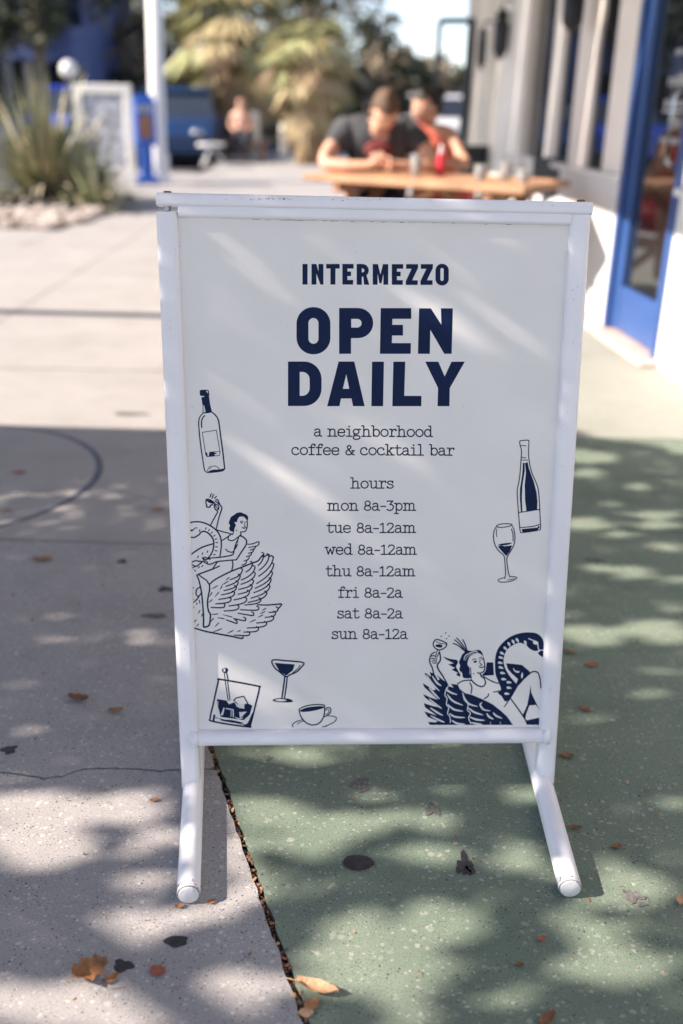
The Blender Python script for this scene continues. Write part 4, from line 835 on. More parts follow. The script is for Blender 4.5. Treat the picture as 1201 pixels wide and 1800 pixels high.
# awning above the front (unseen, added so that its shade lies on the wall)
aw = thing('added_awning', W0+Vector((0, 0, 2.8)), 'flat grey awning added out of view above the cafe front to shade its wall', 'awning')
for k in range(9):
    MB().box((-2.2+k*.78, .06, 2.80), (-2.2+k*.78+.76, 3.02, 2.84), WT).build('deck_panel', M['mull'], aw)
MB().box((-2.2, 3.0, 2.72), (4.82, 3.06, 2.86), WT).build('fascia', M['mull'], aw)
for s in (-2.1, 1.2, 4.7): MB().tube([WT @ Vector((s, 0.0, 3.08)), WT @ Vector((s, 2.6, 2.85))], .015, 8).build('stay_rod', M['black'], aw)
# black lanterns on the posts
for (x, y0, y1, wd_, lb_) in ((1013, -30, 56, .115, 'black hanging wall lantern nearest to the blue door, cut by the top edge'), (885, 14, 104, .10, 'black hanging wall lantern, middle one in the row on the facade'), (850, 50, 122, .065, 'narrow black wall lantern farthest along the facade, beside the black frame')):
    s, z1 = ws(x, y0, .12); _, z0 = ws(x, y1, .12); c = WT @ Vector((s, .12, 0)); h = z1-z0
    t = thing('wall_lantern', (c.x, c.y, z0), lb_, 'lantern', 'black wall lanterns on the cafe front')
    MB().lathe((c.x, c.y, z0), [(.005, 0), (wd_*.3, .02), (wd_*.52, h*.2), (wd_*.55, h*.7), (wd_*.3, h*.82), (.004, h*.86)], 10).build('lamp_body', M['black'], t, smooth=True)
    MB().lathe((c.x, c.y, z0+h*.82), [(wd_*.62, 0), (wd_*.4, .03), (.01, .07)], 10).build('lamp_cap', M['black'], t, smooth=True)
    MB().tube([(c.x, c.y, z0+h), (c.x, c.y, z0+h+.05), WT @ Vector((s, .02, z0+h+.05))], .009, 8).build('bracket', M['black'], t)

# black steel frame standing off the end of the facade
P0 = V(774, 37, 9.55); P1 = V(832, 34, 9.45)
fr = thing('black_frame', (P0.x, P0.y, 0), 'tall black steel frame standing open against the sky at the far end of the cafe', 'frame')
MB().tube([(P1.x-.10, P1.y, 0), (P1.x-.03, P1.y, .9), (P1.x, P1.y, P1.z)], [.038]*3, 4).build('post', M['black'], fr)
MB().tube([(P0.x-.07, P0.y, 0), (P0.x-.02, P0.y, .9), (P0.x, P0.y, P0.z)], [.022]*3, 4).build('post', M['black'], fr)
MB().tube([(P0.x, P0.y, P0.z), (P1.x, P1.y, P1.z-.01)], .026, 4, refv=(0, 0, 1)).build('crossbar', M['black'], fr)
MB().tube([(P0.x-.02, P0.y, .85), (P1.x-.03, P1.y, .85)], .02, 4).build('crossbar', M['black'], fr)

# ---------------------------------------------------------------- picnic table
TL, TR = Vector((-.27, 6.08, 0)), Vector((.93, 5.36, 0)); td = (TR-TL).normalized(); tn = Vector((-td.y, td.x, 0)); tl = (TR-TL).length
TT = Matrix((td, tn, Vector((0, 0, 1)))).transposed().to_4x4(); TT.translation = TL
tab = thing('picnic_table', TL+tn*.37+td*tl/2, 'orange brown wooden picnic table with crossed legs in front of the seated man', 'table')
for k in range(5): MB().box((0, .148*k, .712), (tl, .148*k+.14, .75), TT, .005).build('plank', M['wood'], tab)
for side in (-.42, .96):
    for k in range(2): MB().box((.1, side+k*.125, .43), (tl-.3, side+k*.125+.118, .465), TT, .005).build('bench_plank', M['wood'], tab)
for q in (.22, tl-.22):
    for a, b in ((-.25, .62), (.97, .10)):
        MB().tube([TT @ Vector((q, a, 0)), TT @ Vector((q, b, .71))], .045, 4, flat=.6).build('leg', M['wood2'], tab)
    MB().box((q-.02, -.40, .36), (q+.02, 1.16, .43), TT).build('bench_bearer', M['wood2'], tab); MB().box((q-.02, .02, .655), (q+.02, .70, .711), TT).build('top_bearer', M['wood2'], tab)
MB().tube([TT @ Vector((.24, .36, .42)), TT @ Vector((tl*.5, .36, .69))], .035, 4).build('brace', M['wood'], tab)
MB().tube([TT @ Vector((tl-.24, .36, .42)), TT @ Vector((tl*.5+.04, .36, .69))], .035, 4).build('brace', M['wood'], tab)
def glassware(s, y, h, r, label, m=None, cat='drinking glass'):
    c = TT @ Vector((s, y, .75)); t = thing('drinking_glass', c, label, cat, 'drinking glasses on the picnic table')
    MB().lathe(c, [(.001, .004), (r*.8, .004), (r*.8, .0), (r*.86, .0), (r, h), (r-.003, h), (r*.78, .012), (.001, .012)], 20).build('tumbler', M['clear'], t, smooth=True)
    MB().lathe(c, [(.001, .013), (r*.77, .013), (r*.86, h*.6), (.001, h*.6)], 16).build('drink', m or M['clear'], t, smooth=True)
glassware(.60, .30, .125, .034, 'tall glass of iced water in front of the man with clasped hands')
glassware(1.02, .28, .085, .036, 'short glass on the table nearest to the woman in the coral top'); glassware(1.14, .36, .10, .032, 'second glass right of the short glass at the woman side')
glassware(1.27, .3, .07, .035, 'low glass standing near the right end of the picnic table')
c = TT @ Vector((.70, .42, .75)); b_ = thing('sauce_bottle', c, 'small red squeeze bottle standing on the table beside the man', 'bottle')
MB().lathe(c, [(.001, 0), (.025, 0), (.026, .01), (.026, .10), (.016, .13)], 16).build('bottle_body', M['red'], b_, smooth=True); MB().lathe(c+Vector((0, 0, .128)), [(.016, 0), (.012, .02), (.006, .05), (.001, .052)], 12).build('nozzle', M['letter'], b_, smooth=True)
for k, (x, y, Y, lb_) in enumerate(((820, 339, 7.6, 'white round stool seat put in for a bright blurred disc beneath the table, left one of three'), (856, 341, 7.7, 'white round stool seat put in for a bright blurred disc beneath the table, middle one of three'), (884, 338, 7.9, 'white round stool seat put in for a bright blurred disc beneath the table, right one of three'))):
    P = V(x, y, Y); t = thing('stool', (P.x, P.y, 0), lb_, 'stool', 'white stools standing in for bright discs beyond the picnic table')  # white seats stand in for bright blurred highlights
    MB().lathe((P.x, P.y, P.z-.03), [(.001, -.02), (.07, -.02), (.078, .0), (.078, .03), (.06, .045), (.001, .047)], 16).build('seat', M['stool'], t, smooth=True)
    for j in range(3):
        a = j*2.094+.4; MB().tube([(P.x+.05*math.cos(a), P.y+.05*math.sin(a), P.z-.05), (P.x+.13*math.cos(a), P.y+.13*math.sin(a), 0)], .009, 6).build('leg', M['black'], t)
# dark cafe chairs beyond the table by the wall
def cafe_chair(x, y, rz, label):
    t = thing('cafe_chair', (x, y, 0), label, 'chair', 'black chairs along the cafe wall'); T = rotz(rz, (x, y, 0))
    MB().box((-.2, -.2, .43), (.2, .2, .46), T, .01).build('seat', M['black'], t)
    MB().box((-.2, .18, .60), (.2, .21, .84), T, .01).build('backrest', M['black'], t)
    for a, b in ((-.18, -.18), (.18, -.18), (-.18, .19), (.18, .19)): MB().tube([T @ Vector((a, b, 0)), T @ Vector((a, b, .84 if b > 0 else .43))], .014, 6).build('leg', M['black'], t)
cafe_chair(1.02, 8.3, .3, 'black chair by the far wall, left of the grey pier'); cafe_chair(.95, 7.6, 1.2, 'black chair just right of the woman at the table'); cafe_chair(1.13, 6.6, -1.2, 'black chair with its back against the low white wall')

# ---------------------------------------------------------------- people
def skinned(name, V_, E_s, m, parent, sub=2, root=0):
    me = bpy.data.meshes.new(name); me.from_pydata([v[0] for v in V_], E_s, []); me.update()
    o = bpy.data.objects.new(name, me); col.objects.link(o)
    sk = o.modifiers.new('s', 'SKIN'); lay = me.skin_vertices[0] if len(me.skin_vertices) else None
    if lay is None:
        bpy.context.view_layer.objects.active = o; o.select_set(True); bpy.ops.mesh.customdata_skin_add(); lay = me.skin_vertices[0]
    for i, v in enumerate(V_):
        r = v[1]; lay.data[i].radius = (r, r) if not isinstance(r, tuple) else r; lay.data[i].use_root = (i == root)
    sk.use_smooth_shade = True; sb = o.modifiers.new('b', 'SUBSURF'); sb.levels = sub; sb.render_levels = sub
    dg = bpy.context.evaluated_depsgraph_get(); nm = bpy.data.meshes.new_from_object(o.evaluated_get(dg)); o.modifiers.clear(); o.data = nm; bpy.data.meshes.remove(me)
    nm.name = name; nm.materials.clear(); nm.materials.append(m); nm.polygons.foreach_set('use_smooth', [True]*len(nm.polygons))
    par(o, parent); return o
def hand(V_, E_s, wi, d, side, up):     # five curled fingers grown from the wrist vertex wi
    d = d.normalized(); side = side.normalized(); up = up.normalized(); w_ = Vector(V_[wi][0]); pi = len(V_)
    V_.append((tuple(w_+d*.05), (.03, .018))); E_s.append((wi, pi))
    for k, (off, L) in enumerate(((-.03, .062), (-.011, .075), (.009, .07), (.028, .055))):
        a = w_+d*.085+side*off; i = len(V_)
        V_ += [(tuple(a), .0095), (tuple(a+d*L*.45-up*.012), .0088), (tuple(a+d*L*.65-up*.035), .008), (tuple(a+d*L*.45-up*.05), .007)]
        E_s += [(pi, i), (i, i+1), (i+1, i+2), (i+2, i+3)]
    a = w_+d*.035+side*-.03; i = len(V_); V_ += [(tuple(a), .011), (tuple(a-side*.018+d*.03-up*.01), .0095), (tuple(a-side*.012+d*.055-up*.022), .008)]; E_s += [(pi, i), (i, i+1), (i+1, i+2)]
def head(cx, T, parent, skin, hair, bun=False):
    # one head mesh with nose, ears and jaw, plus hair, eyes and mouth as small parts
    vs = []; fs = []; n, m = 24, 16
    for i in range(m+1):
        th = math.pi*i/m
        for k in range(n):
            ph = 2*math.pi*k/n; x = math.sin(th)*math.cos(ph); y = math.sin(th)*math.sin(ph); z = math.cos(th)
            w_ = .076*(1-.22*max(0, -z)**1.5); dpt = .098*(1-.12*max(0, -z)); Z = .118*z
            p = Vector((x*w_, y*dpt, Z))
            if y < -.6 and abs(x) < .30 and -.42 < z < .12: p.y -= .024*(1-abs(x)/.30)*(1-abs(z+.2)/.34 if abs(z+.2) < .34 else 0)
            if y < -.5 and .05 < z < .30 and .15 < abs(x) < .6: p.y += .007
            if z < -.75 and y < 0: p.y -= .01
            vs.append(T @ p)
    for i in range(m):
        for k in range(n): fs.append((i*n+k, (i+1)*n+k, (i+1)*n+(k+1) % n, i*n+(k+1) % n))
    mb = MB().add(vs, fs)
    h = mb.build('head', skin, parent, smooth=True)
    for sx in (-1, 1):
        e = MB().ball((0, 0, 0), 1, 10, sc=(.010, .016, .028)); e.v = [tuple(T @ (Vector(v)+Vector((sx*.078, .008, -.005)))) for v in e.v]; e.build('ear', skin, h, smooth=True)
        e = MB().ball((0, 0, 0), 1, 8, sc=(.013, .006, .006)); e.v = [tuple(T @ (Vector(v)+Vector((sx*.030, -.086, .018)))) for v in e.v]; e.build('eye', M['black'], h, smooth=True)
    e = MB().ball((0, 0, 0), 1, 8, sc=(.024, .007, .006)); e.v = [tuple(T @ (Vector(v)+Vector((0, -.088, -.056)))) for v in e.v]; e.build('mouth', M['shirtprint'], h, smooth=True)
    hv = []; rr = random.Random(5)
    for i in range(9):
        th = math.pi*.5*i/8*1.2
        for k in range(n):
            ph = 2*math.pi*k/n; x = math.sin(th)*math.cos(ph); y = math.sin(th)*math.sin(ph); z = math.cos(th)
            lift = 1.10+rr.uniform(-.03, .05); 
            if y < -.2 and z < .48: z = max(z, .48); lift = 1.03
            hv.append(T @ Vector((x*.079*lift, y*.100*lift+.006, z*.122*lift+.004)))
    hf = [(i*n+k, (i+1)*n+k, (i+1)*n+(k+1) % n, i*n+(k+1) % n) for i in range(8) for k in range(n)]
    MB().add(hv, hf).build('hair', hair, h, smooth=True)
    if bun:
        e = MB().ball((0, 0, 0), 1, 12, sc=(.05, .05, .05)); e.v = [tuple(T @ (Vector(v)+Vector((0, .10, .075)))) for v in e.v]; e.build('hair_bun', hair, h, smooth=True)
    return h
# man: sits behind the table, leaning on his forearms and looking down
mo = Vector((.185, 6.62, 0)); man = thing('person', mo, 'man in a charcoal t-shirt leaning on the picnic table, looking down with clasped hands', 'person')
def q(x, y, z): return tuple(mo+Vector((x, y, z)))
Vm = [(q(0, .02, .55), .15), (q(0, -.04, .74), .145), (q(0, -.14, .93), (.16, .12)), (q(.01, -.22, 1.02), .068), (q(.03, -.29, 1.06), .055),
      (q(-.20, -.15, .985), .056), (q(-.315, -.24, .86), .052), (q(-.335, -.34, .795), .044), (q(-.19, -.41, .79), .036), (q(-.055, -.45, .80), .027),
      (q(.20, -.15, .985), .056), (q(.31, -.24, .86), .052), (q(.33, -.34, .795), .044), (q(.20, -.41, .79), .036), (q(.075, -.45, .81), .027),
      (q(-.10, -.02, .53), .10), (q(-.16, -.36, .54), .07), (q(-.17, -.38, .12), .045), (q(-.17, -.5, .05), .04), (q(.10, -.02, .53), .10), (q(.16, -.36, .54), .07), (q(.17, -.38, .12), .045), (q(.17, -.5, .05), .04)]
Em = [(0, 1), (1, 2), (2, 3), (3, 4), (2, 5), (5, 6), (6, 7), (7, 8), (8, 9), (2, 10), (10, 11), (11, 12), (12, 13), (13, 14), (0, 15), (15, 16), (16, 17), (17, 18), (0, 19), (19, 20), (20, 21), (21, 22)]
hand(Vm, Em, 9, Vector((1, -.1, .15)), Vector((0, .3, -1)), Vector((0, 1, .2))); hand(Vm, Em, 14, Vector((-1, -.15, .25)), Vector((0, .3, -1)), Vector((0, -1, .2)))
skinned('body', Vm, Em, M['skin1'], man)
Vs = [(q(0, .02, .56), .165), (q(0, -.04, .74), .165), (q(0, -.13, .93), (.19, .15)), (q(.01, -.20, 1.035), .095), (q(-.19, -.14, .985), .09), (q(-.30, -.22, .885), .070), (q(.19, -.14, .985), .09), (q(.30, -.22, .885), .070)]
skinned('t_shirt', Vs, [(0, 1), (1, 2), (2, 3), (2, 4), (4, 5), (2, 6), (6, 7)], M['shirt'], man)
pr = MB().ball(q(.0, -.283, .88), 1, 12, sc=(.09, .02, .06)).build('shirt_print', M['shirtprint'], man, smooth=True)
Vj = [(q(0, .02, .54), .155), (q(-.10, -.02, .53), .115), (q(-.16, -.36, .54), .085), (q(-.17, -.38, .14), .065), (q(.10, -.02, .53), .115), (q(.16, -.36, .54), .085), (q(.17, -.38, .14), .065)]
skinned('jeans', Vj, [(0, 1), (1, 2), (2, 3), (0, 4), (4, 5), (5, 6)], M['jeans'], man)
HT = Matrix.Translation(q(.03, -.345, 1.10)) @ Matrix.Rotation(R_(10), 4, 'Z') @ Matrix.Rotation(R_(44), 4, 'X')
head(0, HT, man, M['skin1'], M['hair1'])
# woman: seen from behind at the right, coral top with an open back, dark hair up
wo = Vector((.52, 6.72, 0)); wom = thing('person', wo, 'woman in a coral open back top with dark pinned up hair beside the man', 'person')
def q(x, y, z): return tuple(wo+Vector((x, y, z)))
Vw = [(q(.10, .0, .55), .13), (q(.08, .0, .74), .10), (q(.04, .0, .92), (.15, .10)), (q(.0, -.01, 1.01), .052), (q(-.03, -.02, 1.06), .045),
      (q(-.13, -.02, 1.0), .052), (q(-.20, -.12, .86), .04), (q(-.16, -.28, .80), .034), (q(-.06, -.36, .80), .025),
      (q(.14, .0, .97), .05), (q(.20, -.1, .84), .042), (q(.22, -.26, .80), .035), (q(.12, -.38, .80), .025),
      (q(.0, -.0, .53), .095), (q(-.02, -.34, .53), .065), (q(-.02, -.36, .1), .04), (q(.2, -.0, .53), .095), (q(.22, -.34, .53), .065), (q(.22, -.36, .1), .04)]
Ew = [(0, 1), (1, 2), (2, 3), (3, 4), (2, 5), (5, 6), (6, 7), (7, 8), (2, 9), (9, 10), (10, 11), (11, 12), (0, 13), (13, 14), (14, 15), (0, 16), (16, 17), (17, 18)]
hand(Vw, Ew, 8, Vector((.8, -.5, .1)), Vector((0, .3, -1)), Vector((0, 1, .2))); hand(Vw, Ew, 12, Vector((-.9, -.3, .1)), Vector((0, .3, -1)), Vector((0, 1, .2)))
skinned('body', Vw, Ew, M['skin2'], wom)
Vt = [(q(.09, .0, .60), .14), (q(.07, -.005, .76), .118), (q(.03, -.02, .90), (.155, .105)), (q(-.06, -.03, .99), .062), (q(-.085, -.02, 1.045), .035)]
skinned('top', Vt, [(0, 1), (1, 2), (2, 3), (3, 4)], M['coral'], wom)
skinned('skirt', [(q(.10, .0, .54), .155), (q(.0, -.1, .53), .11), (q(-.01, -.34, .53), .085), (q(.2, -.1, .53), .11), (q(.21, -.34, .53), .085)], [(0, 1), (1, 2), (0, 3), (3, 4)], M['red'], wom)
HW = Matrix.Translation(q(-.03, -.03, 1.125)) @ Matrix.Rotation(R_(-60), 4, 'Z') @ Matrix.Rotation(R_(8), 4, 'X')
head(0, HW, wom, M['skin1'], M['hair2'], True)

# ---------------------------------------------------------------- plants
def leafcard(vs, fs, c, d, u, L, W):
    b = len(vs); s = d.cross(u); s = s.normalized() if s.length > 1e-6 else Vector((1, 0, 0)); nrm = s.cross(d).normalized()
    vs += [c, c+d*L*.45+s*W*.5+nrm*W*.12, c+d*L, c+d*L*.45-s*W*.5+nrm*W*.12]; fs.append((b, b+1, b+2, b+3))
def rv(r): 
    while True:
        v = Vector((r.uniform(-1, 1), r.uniform(-1, 1), r.uniform(-1, 1)))
        if .05 < v.length < 1: return v.normalized()
def tree(cx, cy, h, crown, rad, label, leaf_mats, nclump=70, per=55, ls=.22, seed=1, trunk_r=.22, name='oak_tree', group=None, base=0):
    r = random.Random(seed); t = thing(name, (cx, cy, base), label, 'tree', group)
    tr = MB(); top = Vector((cx+r.uniform(-.3, .3), cy, crown[2])); tr.tube([(cx, cy, base), Vector((cx, cy, base)).lerp(top, .4)+Vector((.08, 0, 0)), top], [trunk_r, trunk_r*.75, trunk_r*.5], 10); tr.build('trunk', M['bark'], t, smooth=True)
    li = MB(); cs = []
    C = Vector(crown)
    for k in range(nclump):
        v = rv(r); q_ = r.uniform(.35, 1.0)**.5; c = C+Vector((v.x*rad[0]*q_, v.y*rad[1]*q_, v.z*rad[2]*q_)); cs.append(c)
        if k % 6 == 0: li.tube([top, top.lerp(c, .5)+Vector((0, 0, -.1)), c], [trunk_r*.4, trunk_r*.22, trunk_r*.06], 6)
    li.build('limbs', M['bark'], t, smooth=True)
    for j, m in enumerate(leaf_mats):
        vs = []; fs = []
        for k, c in enumerate(cs):
            if k % len(leaf_mats) != j: continue
            cr_ = r.uniform(.16, .30)*min(rad)
            for i in range(per):
                v = rv(r); leafcard(vs, fs, c+v*cr_*r.uniform(.3, 1)*Vector((1, 1, .8)).length/1.6, rv(r), rv(r), ls*r.uniform(.7, 1.3), ls*.5)
        tag(MB().add(vs, fs).build('crown', m, t), kind='stuff')
    return t
OG = 'oaks and bushes far behind'
def bt(x, y, Y, rx, rz, label, mats, seed, ls=.3, nclump=80, per=50):
    c = V(x, y, Y); tree(c.x, Y, 0, (c.x, Y, c.z), (rx, rx*.8, rz), label, mats, nclump, per, ls, seed, group=OG, base=-.12)
bt(225, 60, 32, 3.2, 2.6, 'grey brown oak crown behind the far white frame board, left of the white pole', [M['leafbrown'], M['leafmid'], M['leafdark']], 1)
bt(40, -75, 26.5, 2.6, 1.9, 'dark oak hanging over the blue building at the upper left', [M['leafdark'], M['leafdark'], M['leafmid']], 2, nclump=60)
bt(390, -10, 40, 5.0, 4.6, 'large olive oak rising behind the left palm', [M['leafbrown'], M['leafmid']], 3)
bt(575, 95, 36, 2.6, 2.6, 'brown green oak behind the right palm, its top against the sky', [M['leafbrown'], M['leafmid'], M['leafdark']], 4)
bt(690, 158, 34, 2.3, 1.35, 'dark rounded bushy oak above the two seated people', [M['leafbrown'], M['leafdark']], 5, nclump=70)
bt(770, 185, 38, 2.0, 1.4, 'low dark tree glimpsed through the black frame', [M['leafdark'], M['leafmid']], 6, nclump=50)
bt(150, 150, 40, 4.0, 1.8, 'low brown shrubbery behind the left parked cars', [M['leafbrown'], M['leafdark']], 7)
bt(560, 205, 42, 6.0, 1.6, 'long dark hedge closing the view down the street', [M['leafbrown'], M['leafdark'], M['leafdark']], 8, nclump=120)
bt(330, 120, 44, 3.0, 2.6, 'pale oak seen between the white pole and the left palm', [M['leafbrown'], M['leafmid']], 9, nclump=60)
bt(560, -90, 46, 4.0, 3.0, 'high airy oak crown above both palms', [M['leafmid'], M['leafbrown']], 10, nclump=50, per=26)

def palm(x, y, Y, yc, Rr, hh, label, seed):
    g = V(x, y, Y); cz = V(x, yc, Y); C = Vector((cz.x, Y, cz.z)); r = random.Random(seed)
    t = thing('palm_tree', (g.x, Y, 0), label, 'palm', 'shaggy fan palms on the pavement')
    MB().tube([(g.x, Y, 0), (g.x+.03, Y, C.z*.35), C], [.30, .26, .20], 14).build('trunk', M['palmbark'], t, smooth=True)
    sets = {'palmgreen': [], 'palmgold': [], 'palmdead': []}
    for k in range(104):
        u = k/104; el = R_(78-150*u+r.uniform(-12, 12)); az = k*2.39996+r.uniform(-.2, .2)
        d = Vector((math.cos(az)*math.cos(el), math.sin(az)*math.cos(el), math.sin(el))); base = C-Vector((0, 0, hh*.85*max(0, u-.35)))
        key = r.choice(['palmgreen', 'palmgreen', 'palmgold'] if u < .42 else (['palmgold', 'palmdead', 'palmgreen'] if u < .66 else ['palmdead', 'palmdead', 'palmgold']))
        Lp = Rr*(.40 if u > .6 else .62)*r.uniform(.8, 1.1); pt = base+d*Lp; dn = (d+Vector((r.uniform(-.25, .25), r.uniform(-.25, .25), -.95))).normalized()
        sets[key].append((base, pt, dn, Rr*(.72 if key != 'palmdead' else .62)*r.uniform(.75, 1.15)))
    for key, L in sets.items():
        vs = []; fs = []; mb = MB()
        for a, pt, dn, fl in L:
            mb.tube([a, pt], [.015, .008], 4)
            s = dn.cross(Vector((0, 0, 1))); s = s.normalized() if s.length > .01 else Vector((1, 0, 0)); up = s.cross(dn)
            for j in range(13):
                an = R_(-72+12*j+r.uniform(-4, 4)); dd = dn*math.cos(an)+s*math.sin(an)+up*r.uniform(-.12, .12)+Vector((0, 0, -.28*abs(math.sin(an)))); leafcard(vs, fs, pt, dd.normalized(), up, fl*r.uniform(.7, 1)*(1-.25*abs(math.sin(an))), fl*.085)
        mb.add(vs, fs); tag(mb.build('fronds', M[key], t), kind='stuff')
palm(546, 284, 20.5, 110, 1.15, 1.45, 'shaggy gold green fan palm directly left of the seated man', 21)
palm(408, 268, 24, 50, 1.6, 2.8, 'taller brownish fan palm left of the gold one, right of the white pole', 22)

def swords(x, y, n, L, label, seed, grp='sword leaved plants in the bed'):
    c = G(x, y); r = random.Random(seed); t = thing('yucca_plant', c, label, 'plant', grp)
    for key, frac in (('agave', .6), ('agave2', .4)):
        vs = []; fs = []
        for k in range(int(n*frac)):
            az = r.uniform(0, 6.283); el = R_(r.choice([78, 62, 50, 38, 25, 12])+r.uniform(-12, 12)); l = L*r.uniform(.5, 1.1); w_ = r.uniform(.02, .042)
            b = c+Vector((math.cos(az)*r.uniform(0, .15), math.sin(az)*r.uniform(0, .15), r.uniform(0, .18))); d = Vector((math.cos(az)*math.cos(el), math.sin(az)*math.cos(el), math.sin(el))); s = Vector((-math.sin(az), math.cos(az), 0)); i0 = len(vs)
            for i in range(6):
                q_ = i/5; p = b+d*l*q_+Vector((0, 0, -.30*l*q_*q_*math.cos(el))); ww = w_*(1-q_)**.6; vs += [p-s*ww, p+s*ww]
            for i in range(5): fs.append((i0+2*i, i0+2*i+1, i0+2*i+3, i0+2*i+2))
        tag(MB().add(vs, fs).build('sword_leaves', M[key], t), kind='stuff')
swords(85, 356, 430, 1.42, 'big spiky sword leaved plant in the stony bed, in front of the white framed board', 31)
swords(-70, 350, 120, 1.1, 'spiky plant cut off by the left edge of the photo', 32)
swords(150, 360, 170, .85, 'middling dry sword leaved clump between the big spiky plant and the board', 34)
swords(178, 372, 70, .55, 'small low spiky tuft at the right end of the stony bed', 33)
bed = MB().prism([(-4.3, 9.39), (-2.71, 9.39), (-2.71, 12.59), (-4.3, 12.59)], -.1, .02).build('planting_bed', M['soil']); bed['kind'] = 'structure'
r = random.Random(41); st = MB()
for k in range(420):
    x, y = r.uniform(-4.25, -2.6), r.uniform(9.3, 12.5); s = r.uniform(.03, .09)
    b0 = len(st.v); st.ball((x, y, .02+s*.2), s, 6, sc=(1, r.uniform(.6, 1), r.uniform(.5, .8)))
tag(st.build('bed_stones', M['stone']), 'pinkish stones strewn over the planting bed at the left', 'stones', kind='stuff')
# dark trunk at the upper left edge
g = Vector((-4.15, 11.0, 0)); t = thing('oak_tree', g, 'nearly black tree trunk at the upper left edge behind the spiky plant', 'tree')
MB().tube([g, g+Vector((.02, 0, 1.2)), g+Vector((-.05, 0, 3.2))], [.27, .21, .18], 14).build('trunk', mat('dark_bark', (.03, .025, .022), .9, .3, 6, bump=.6), t, smooth=True)  # bark coloured near black all round
vs = []; fs = []
for k in range(70):
    c = Vector((r.uniform(-5.4, -3.5), r.uniform(10.3, 11.8), r.uniform(2.35, 3.4)))
    for i in range(26): leafcard(vs, fs, c+rv(r)*.22, rv(r), rv(r), .10, .05)
tag(MB().add(vs, fs).build('crown', M['leafdark'], t), kind='stuff')

# ---------------------------------------------------------------- street things on the left
a0 = V(141, 330, 13.8); a1 = V(238, 330, 13.7); bw = a1.x-a0.x; zt = V(190, 148, 13.8).z
bd = thing('notice_board', ((a0.x+a1.x)/2, 13.8, 0), 'white framed standing notice board behind the spiky plant', 'notice board')
TB = Matrix.Translation((a0.x, 13.8, 0)); fw_ = .115
for nm, A_, B_ in (('frame_post', (0, 0, 0), (fw_, .06, zt)), ('frame_post', (bw-fw_, 0, 0), (bw, .06, zt)), ('frame_rail', (fw_+.001, .002, zt-.12), (bw-fw_-.001, .058, zt)), ('base_board', (fw_+.001, .002, .05), (bw-fw_-.001, .058, .28))):
    MB().box(A_, B_, TB, .012).build(nm, M['polewhite'], bd)
MB().box((fw_+.001, .025, .281), (bw-fw_-.001, .035, zt-.121), TB).build('notice_sheet', M['paper'], bd)
nx = V(258, 300, 14.9).x
nb = thing('newspaper_box', (nx, 14.95, 0), 'bright blue newspaper box on a narrow pedestal beside the white pole', 'newspaper box')
TN = Matrix.Translation((nx, 14.95, 0)) @ Matrix.Rotation(.25, 4, 'Z')
MB().box((-.17, -.15, .0), (.17, .15, .10), TN, .01).build('foot_plate', M['boxblue'], nb); MB().box((-.09, -.09, .1), (.09, .09, .52), TN, .01).build('pedestal', M['boxblue'], nb); MB().box((-.15, -.18, .52), (.15, .18, 1.14), TN, .02).build('cabinet', M['boxblue'], nb)
MB().box((-.085, -.189, .62), (.085, -.181, .93), TN, .003).build('display_window', M['wood2'], nb); MB().box((-.11, -.189, .97), (.11, -.181, 1.06), TN, .003).build('coin_plate', M['paper'], nb); MB().box((-.13, -.1, 1.14), (.13, .12, 1.20), TN, .01).build('coin_head', M['boxblue'], nb)
pl = thing('lamp_post', (V(281, 300, 15.4).x, 15.45, 0), 'thick white post rising out of the photo beside the blue newspaper box', 'post')
pt_, pb_ = V(277, -40, 15.45), V(281, 318, 15.45); MB().tube([(pb_.x, 15.45, 0), (pb_.x, 15.45, .3), pt_+Vector((0, 0, 2))], [.12, .115, .105], 20).build('shaft', M['polewhite'], pl, smooth=True); MB().lathe((pb_.x, 15.45, 0), [(.17, 0), (.17, .05), (.11, .09), (.1, .12)], 20).build('base_flange', M['polewhite'], pl, smooth=True)
def bollard(x, y, h, rr, label):
    c = G(x, y); t = thing('bollard', c, label, 'bollard', 'white bollards on the pavement'); MB().lathe(c, [(rr, 0), (rr, h-.05), (rr*.8, h-.01), (.001, h)], 16).build('shaft', M['polewhite'], t, smooth=True); MB().lathe(c, [(rr*1.3, 0), (rr*1.3, .03), (rr, .04)], 16).build('collar', M['cap'], t, smooth=True)
bollard(289, 318, .42, .085, 'short round white bollard at the foot of the white post'); bollard(450, 284, .95, .075, 'slim white bollard between the two palms, left one'); bollard(500, 284, .72, .085, 'lower white bollard just left of the gold palm trunk')
